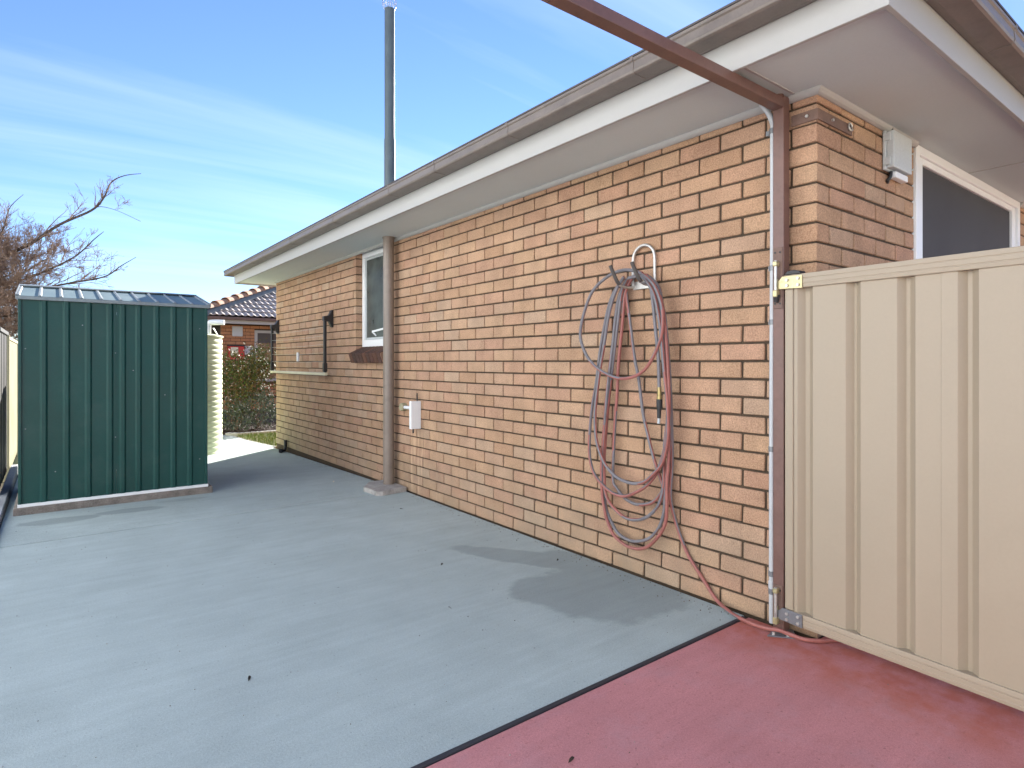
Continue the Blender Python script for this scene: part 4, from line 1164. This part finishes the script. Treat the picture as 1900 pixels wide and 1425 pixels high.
# eaves
EXc, EYc, EZ = RX - 0.45, RY - 0.45, 2.20
b = MB(); b.box(EXc, RX + 9.4, EYc, EYc + 0.02, EZ - 0.03, EZ + 0.13); b.box(EXc, EXc + 0.02, EYc + 0.021, RY + 5, EZ - 0.03, EZ + 0.13); b.build('fascia', M['white'], rh)
b = MB(); b.box(EXc + 0.021, RX + 9.4, EYc + 0.0205, RY + 0.1, EZ - 0.002, EZ + 0.01); b.build('soffit', M['soffit'], rh)
b = MB(); b.box(EXc - 0.09, RX + 9.4, EYc - 0.10, EYc - 0.002, EZ + 0.06, EZ + 0.135); b.box(EXc - 0.09, EXc - 0.002, EYc - 0.0015, RY + 5, EZ + 0.06, EZ + 0.135); b.build('gutter', M['brown_dull'], rh, bevel=0.008)
sl_ = R(23); RZ0 = EZ + 0.15
b = MB()
T_ = 4.2
b.add([(EXc, EYc, RZ0 - .03), (EXc + 13, EYc, RZ0 - .03), (EXc + 13, EYc + T_, RZ0 - .03 + T_ * math.tan(sl_)), (EXc + T_, EYc + T_, RZ0 - .03 + T_ * math.tan(sl_)), (EXc, EYc + 2 * T_, RZ0 - .03), (EXc + 13, EYc + 2 * T_, RZ0 - .03)],
      [(0, 1, 2, 3), (0, 3, 4), (4, 3, 2, 5), (0, 4, 5, 1)])
b.build('roof_deck', M['roof_dark'], rh)
# one interlocking tile with two rolls
tw, tg = 0.30, 0.345
def tile_mesh():
    b = MB(); n = 12
    line = []
    for i in range(n + 1):
        u = i / n
        line.append((u * tw, 0.030 * max(0.0, math.sin(2 * PI * (u * 2 - 0.25)) * 0.5 + 0.5) ** 1.0))
    back = [(u, d - 0.014) for u, d in reversed(line)]
    b.prism(line + back, 0.0, tg + 0.05, lambda u, d, t: (u, t * math.cos(sl_) - (d + 0.03 * (1 - t / tg)) * math.sin(sl_), t * math.sin(sl_) + (d + 0.03 * (1 - t / tg)) * math.cos(sl_)))
    me = bpy.data.meshes.new('roof_tile'); me.from_pydata(b.v, [], b.f)
    bm = bmesh.new(); bm.from_mesh(me); bmesh.ops.recalc_face_normals(bm, faces=bm.faces); bm.to_mesh(me); bm.free()
    me.materials.append(M['tile_red'])
    return me
tme = tile_mesh()
for r_ in range(9):
    yb = EYc - 0.03 + r_ * tg * math.cos(sl_); zb = RZ0 + r_ * tg * math.sin(sl_)
    for c in range(14):
        x = EXc + 0.02 + c * tw
        if x + tw * 0.5 < EXc + r_ * tg * math.cos(sl_) + 0.1: continue
        if x > EXc + r_ * tg * math.cos(sl_) + 3.4: continue
        o = bpy.data.objects.new('roof_tile', tme); COL.objects.link(o); o.parent = rh
        o.location = Vector((x, yb, zb + rg.uniform(-.003, .003))) - WL[rh.name]
# hip: flashing strip and overlapping caps
hd = Vector((1, 1, math.tan(sl_))).normalized()
hp0 = Vector((EXc - 0.06, EYc - 0.06, RZ0 + 0.02))
b = MB(); b.bar(hp0 + Vector((0, 0, 0.02)), hp0 + hd * 5.4 + Vector((0, 0, 0.02)), 0.17, 0.13); b.build('hip_flashing', M['valley'], rh)
for i in range(11):
    a = hp0 + hd * (0.05 + i * 0.45) + Vector((0, 0, 0.10)); c = a + hd * 0.50
    sd_ = hd.cross(Vector((0, 0, 1))).normalized(); un = sd_.cross(hd).normalized()
    b = MB(); n = 8; vs = []
    for pnt, rad, lift in ((a, 0.135, 0.035), (c, 0.115, 0.0)):
        for k in range(n + 1):
            an = PI * k / n
            vs.append(pnt + sd_ * math.cos(an) * rad + un * (math.sin(an) * rad * 0.85 + lift))
        for k in range(n + 1):
            an = PI * (n - k) / n
            vs.append(pnt + sd_ * math.cos(an) * (rad - .02) + un * (math.sin(an) * (rad - .02) * 0.85 + lift))
    m2 = 2 * (n + 1)
    b.add(vs, [tuple(range(m2)), tuple(range(2 * m2 - 1, m2 - 1, -1))] + [(k, (k + 1) % m2, m2 + (k + 1) % m2, m2 + k) for k in range(m2)])
    b.build('hip_cap', M['cap_tile'], rh, smooth=True)
# fittings on the rear wall
b = MB(); b.box(3.745, 4.005, RY - 0.05, RY - 0.002, 1.86, 2.13); tag(b.build('wall_vent', M['grey_box'], bevel=0.03, seg=2, loc=(3.87, RY, 1.86)), 'grey square vent high on the rear house wall', 'vent')
rb = thing('notice_box', 'red metal box with a cream card fixed to the rear brick wall', 'notice box', (3.83, RY, 1.24))
b = MB(); b.box(3.63, 4.015, RY - 0.16, RY - 0.002, 1.25, 1.60); b.build('box', M['red_box'], rb, bevel=0.01)
b = MB(); b.box(3.62, 4.02, RY - 0.18, RY - 0.002, 1.601, 1.635); b.build('lid', M['black'], rb, bevel=0.004)
b = MB(); b.box(3.68, 3.86, RY - 0.168, RY - 0.161, 1.36, 1.575); b.build('card', M['card'], rb)
b = MB(); b.box(4.04, 4.26, RY - 0.06, RY - 0.002, 1.38, 1.61); tag(b.build('meter_box', M['grey_pvc'], bevel=0.01, loc=(4.15, RY, 1.38)), 'pale grey box to the right of the red notice box', 'meter box')

# ================================================================== PLANTS
def leaf_cloud(n, ell, seed, size, shape=None, up=0.0):
    r = random.Random(seed); b = MB(); b.open = True
    cs = []
    for (cx, cy, cz, rx, ry, rz, wgt) in ell:
        cs += [(cx, cy, cz, rx, ry, rz)] * wgt
    # clumps first, leaves round each clump: leaves gaps between
    clumps = []
    for i in range(max(8, n // 26)):
        cx, cy, cz, rx, ry, rz = r.choice(cs)
        while True:
            d = Vector((r.uniform(-1, 1), r.uniform(-1, 1), r.uniform(-1, 1)))
            if d.length < 1: break
        d = d.normalized() * d.length ** 0.45
        clumps.append(Vector((cx + d.x * rx, cy + d.y * ry, cz + d.z * rz)))
    for i in range(n):
        c = r.choice(clumps) + Vector((r.gauss(0, 1), r.gauss(0, 1), r.gauss(0, 1))) * size * 1.7
        if c.z < -0.06: continue
        s = size * r.uniform(0.55, 1.25)
        a = Vector((r.gauss(0, 1), r.gauss(0, 1), r.gauss(0, 1) + up)).normalized()
        w = a.orthogonal().normalized()
        w = (Matrix.Rotation(r.uniform(0, 2 * PI), 3, a) @ w)
        n_ = a.cross(w)
        b.add([c, c + a * s * .5 + w * s * .24, c + a * s + n_ * s * .12, c + a * s * .5 - w * s * .24], [(0, 1, 2), (0, 2, 3)])
    return b
def stems(base, tips, r0=0.02, seed=0):
    r = random.Random(seed); b = MB()
    for t in tips:
        a = Vector(base) + Vector((r.uniform(-.05, .05), r.uniform(-.05, .05), 0)); t = Vector(t)
        m1 = a.lerp(t, .35) + Vector((r.uniform(-.06, .06), r.uniform(-.06, .06), 0.05)); m2_ = a.lerp(t, .7) + Vector((r.uniform(-.06, .06), r.uniform(-.06, .06), 0.04))
        pts = catmull([a, m1, m2_, t], 3)
        b.tube(pts, [r0 * (1 - .85 * i / (len(pts) - 1)) for i in range(len(pts))], 5)
    return b
sh = thing('tall_shrub', 'bushy olive and rust coloured shrub between the tank and the house corner', 'shrub', (2.72, 12.0, -0.06))
leaf_cloud(7600, [(2.62, 12.0, 0.62, 0.42, 0.42, 0.62, 3), (2.80, 12.05, 0.95, 0.42, 0.4, 0.36, 3), (2.5, 12.0, 1.05, 0.30, 0.3, 0.25, 1), (3.25, 12.1, 0.80, 0.36, 0.35, 0.34, 1), (3.15, 12.0, 1.2, 0.18, .2, .28, 1)], 5, 0.055).build('foliage', M['leaf_mix'], sh)
stems((2.75, 12.05, -0.06), [(2.4, 12, 1.2), (2.6, 12.1, 1.3), (2.9, 12, 1.35), (3.2, 12.1, 1.5), (3.35, 12.1, 1.1), (2.35, 11.9, .8), (3.12, 12.2, 1.55), (2.5, 12, 1.45)], 0.02, 2).build('stem', M['twig'], sh)
for i, (x, y, z, sx, n, lb) in enumerate(((2.62, 11.62, 0.14, 0.30, 1500, 'low grey-green plant at the foot of the tall shrub nearest the tank'), (3.05, 11.72, 0.30, 0.34, 1800, 'grey-green lavender-like plant nearest the brick house corner'))):
    gp_ = thing('low_shrub', lb, 'plant', (x, y, -0.06), 'low grey plants in the mulch bed')
    leaf_cloud(n, [(x, y, z, sx, 0.28, 0.30, 1)], 50 + i, 0.045, up=1.4).build('foliage', M['leaf_grey'], gp_)
    stems((x, y, -0.06), [(x + .2 * math.cos(t), y + .15 * math.sin(t), z + .15) for t in (0, 1.2, 2.4, 3.6, 4.8)], 0.008, i).build('stem', M['twig'], gp_)
fh = thing('boundary_hedge', 'tall dark hedge along the horizon behind the bare tree', 'hedge', (-3.0, 24.0, -0.16))
leaf_cloud(9000, [(-6.0, 24.5, 1.2, 2.2, 0.9, 1.3, 1), (-2.5, 24.0, 1.1, 2.2, 0.9, 1.25, 1), (0.6, 24.3, 1.0, 1.8, 0.9, 1.1, 1)], 91, 0.16).build('foliage', M['leaf_dark'], fh)
stems((-2.6, 24.0, -0.16), [(-6, 24, 1.5), (-4, 24, 1.8), (-2.5, 24, 1.8), (-1, 24, 1.6), (0.6, 24, 1.4)], 0.05, 8).build('stem', M['bark'], fh)
hgd = thing('hedge_shrub', 'dark green hedge showing between the tank top and the rear house', 'hedge', (2.6, 16.9, -0.1))
leaf_cloud(5200, [(2.2, 17.4, 1.0, 0.9, 0.6, 1.1, 1), (1.0, 17.6, 0.8, 1.0, 0.6, 0.9, 1)], 77, 0.085).build('foliage', M['leaf_dark'], hgd)
stems((2.0, 17.5, -0.16), [(2.2, 17.4, 1.6), (2.7, 17.4, 1.5), (1.5, 17.4, 1.4), (1.0, 17.5, 1.2)], 0.03, 4).build('stem', M['bark'], hgd)

# bare tree beyond the left fence
tree = thing('bare_tree', 'leafless tree with tangled reddish twigs behind the left fence', 'tree', (-1.75, 15.0, -0.16))
tr = random.Random(19)
trunk = MB(); limbs = MB(); twigs = MB()
tb0 = Vector((-1.75, 15.0, -0.16))
trunk.tube(catmull([tb0, tb0 + Vector((.04, .02, .6)), tb0 + Vector((-.02, .05, 1.3)), tb0 + Vector((0.08, -.02, 1.85))], 5), [0.17, 0.165, .16, .155, .15, .148, .145, .142, .14, .138, .135, .133, .13, .128, .125, .12], 12)
fork = tb0 + Vector((0.08, -.02, 1.8))
RV = Vector((cY, -sY, 0)); FV = Vector((sY, cY, 0))
def branch(p, d, L, r, depth, droop):
    n = max(4, int(L / 0.11)); pts = [Vector(p)]; d = Vector(d).normalized()
    step = L / n
    w = Vector((tr.uniform(-1, 1), tr.uniform(-1, 1), tr.uniform(-1, 1)))
    for i in range(n):
        d = (d + w * 0.05 + Vector((tr.gauss(0, .10), tr.gauss(0, .10), tr.gauss(0, .09) + droop * 0.06))).normalized()
        pts.append(pts[-1] + d * step)
    rs = [max(0.0022, r * (1 - 0.84 * i / n)) for i in range(n + 1)]
    (limbs if depth <= 1 else twigs).tube(pts, rs, 6 if depth <= 1 else 4)
    if depth >= 4: return
    kids = {0: 11, 1: 11, 2: 8, 3: 4}[depth]
    for k in range(kids):
        t = tr.uniform(0.18, 1.0)
        i = min(n - 1, int(t * n))
        tang = (pts[i + 1] - pts[i]).normalized()
        side = tang.orthogonal().normalized()
        side = Matrix.Rotation(tr.uniform(0, 2 * PI), 3, tang) @ side
        nd_ = (tang * tr.uniform(.5, 1.1) + side * tr.uniform(.5, 1.0) + Vector((0, 0, .25))).normalized()
        branch(pts[i], nd_, L * tr.uniform(.30, .52), rs[i] * tr.uniform(.42, .62), depth + 1, tr.uniform(-.3, .9))
for (rx, fz, uz, L, r_) in ((0.9, 0.1, 0.42, 2.3, .075), (0.75, -0.35, 0.15, 2.1, .06), (0.35, 0.3, 1.0, 1.9, .07), (0.95, 0.3, 0.05, 1.9, .05), (-0.5, -0.3, 0.8, 2.2, .07), (-0.9, 0.3, 0.4, 2.2, .07), (0.1, -0.6, 0.7, 1.8, .06), (0.55, 0.0, 0.75, 2.0, .065), (0.4, -0.3, 0.2, 1.7, .05), (0.85, -0.1, 0.25, 2.0, .05), (0.6, 0.2, 0.3, 2.0, .05), (0.3, 0.1, 0.9, 2.1, .055), (0.75, 0.1, 0.6, 1.9, .05)):
    branch(fork, RV * rx + FV * fz + Vector((0, 0, uz)), L, r_ * 0.7, 0, tr.uniform(.1, .5))
# the two long branches that reach out over the shed
def limb(pts, r0, kid):
    P = catmull(pts, 6); r0 = r0 * 0.62
    rs = [max(.004, r0 * (1 - .88 * i / (len(P) - 1))) for i in range(len(P))]
    limbs.tube(P, rs, 6)
    for k in range(kid):
        i = int(tr.uniform(.15, .8) * (len(P) - 2)); tang = (P[i + 1] - P[i]).normalized()
        side = Matrix.Rotation(tr.uniform(0, 2 * PI), 3, tang) @ tang.orthogonal().normalized()
        branch(P[i], tang + side * .8 + Vector((0, 0, .4)), tr.uniform(.35, .8) * (1 if i < len(P) * .6 else .5), rs[i] * .5, 3 if k % 3 else 2, .3)
limb([fork, (-1.15, 14.7, 2.55), (-0.76, 14.426, 3.05), (-0.29, 14.067, 3.374), (0.102, 13.767, 3.70), (0.572, 13.408, 3.966), (0.75, 13.28, 4.2), (0.86, 13.199, 4.48), (1.05, 13.05, 4.60), (1.292, 12.858, 4.636)], 0.06, 22)
limb([(0.572, 13.408, 3.966), (0.70, 13.3, 4.03), (0.95, 13.1, 3.95), (1.28, 12.85, 3.76)], 0.014, 1)
limb([fork, (-1.0, 14.6, 2.2), (-0.45, 14.2, 2.45), (0.2, 13.7, 2.62), (0.75, 13.3, 2.75), (1.0, 13.1, 2.95), (1.22, 12.93, 3.11)], 0.05, 20)
limb([fork, (-0.9, 14.5, 2.5), (-0.3, 14.1, 2.75), (0.3, 13.65, 3.1), (0.62, 13.4, 3.45), (0.75, 13.3, 3.58)], 0.045, 18)
limb([fork, (-1.1, 14.7, 1.9), (-0.6, 14.3, 2.05), (0.0, 13.85, 2.15), (0.5, 13.5, 2.2), (0.9, 13.2, 2.35)], 0.045, 16)
limb([fork, (-1.2, 14.8, 2.6), (-0.95, 14.6, 3.1), (-0.72, 14.4, 3.6), (-0.62, 14.3, 4.0), (-0.42, 14.15, 4.25)], 0.04, 24)
trunk.build('trunk', M['bark'], tree, smooth=True)
limbs.build('limb', M['bark'], tree, smooth=True)
twigs.build('twigs', M['twig'], tree)

# ================================================================== SMALL THINGS ON THE GROUND
for (x, y, L, a, lb) in ((0.59, 2.40, 0.035, 65, 'thin curled twig alone on the open concrete at lower left'), (1.235, 1.323, 0.03, 10, 'dark dry leaf on the red paving near the bottom edge'),
                         (1.822, 3.063, 0.025, 30, 'dark speck of leaf left of the damp patch'), (2.247, 4.414, 0.03, 140, 'dry leaf fragment on the concrete just in front of the downpipe pad'),
                         (1.531, 2.498, 0.022, 100, 'dark crumb of leaf on pale concrete left of the widest damp area'), (2.415, 2.707, 0.022, 20, 'leaf fragment lying on the damp patch by the wall'),
                         (2.25, 5.9, 0.05, 60, 'pale scrap of debris on the slab beyond the downpipe pad')):
    b = MB(); ca, sa = math.cos(R(a)), math.sin(R(a))
    pts = [(-1, 0, .001), (-.3, .28, .006), (.4, .2, .009), (1, 0, .003), (.4, -.25, .004), (-.3, -.2, .002)]
    zz = gz(y)
    top = [(x + (u * ca - v * sa) * L / 2, y + (u * sa + v * ca) * L / 2, zz + w + .002) for u, v, w in pts]
    bot = [(p_[0], p_[1], p_[2] - 0.0015) for p_ in top]
    b.add(top + bot, [(0, 1, 2, 3, 4, 5), (11, 10, 9, 8, 7, 6)] + [(i, (i + 1) % 6, 6 + (i + 1) % 6, 6 + i) for i in range(6)])
    tag(b.build('dry_leaf', M['debris'] if 'pale' not in lb[:5] else M['card'], loc=(x, y, zz)), lb, 'leaf', 'leaf scraps on the concrete')

# grit that collects along the wall and lies thinly over the paving
gt = MB(); gr_ = random.Random(8)
for i in range(900):
    if i < 520:
        y = gr_.uniform(1.62, 8.9); x = 2.585 - abs(gr_.gauss(0, 0.05))
        if abs(x - 2.5) < .25 and 4.9 < y < 5.5: continue
    else:
        y = gr_.uniform(0.4, 6.0); x = gr_.uniform(-0.25, 2.5)
    r_ = gr_.uniform(0.0012, 0.0038) * (1.25 if i < 520 else 0.9)
    z = gz(y) + r_ * 0.4
    a = gr_.uniform(0, PI)
    p_ = [(x + r_ * math.cos(a + k * 2.1), y + r_ * math.sin(a + k * 2.1), z - r_ * .4) for k in range(3)] + [(x, y, z + r_ * gr_.uniform(.5, 1.1))]
    gt.add(p_, [(0, 2, 1), (0, 1, 3), (1, 2, 3), (2, 0, 3)])
gt.open = True
M['grit'] = leaf_mat('grit', [(0.05, 0.04, 0.03), (0.22, 0.19, 0.15), (0.09, 0.06, 0.04), (0.35, 0.32, 0.28)], 0.9)
tag(gt.build('grit', M['grit']), 'fine dark grit scattered along the foot of the wall and over the paving', 'grit', kind='stuff')
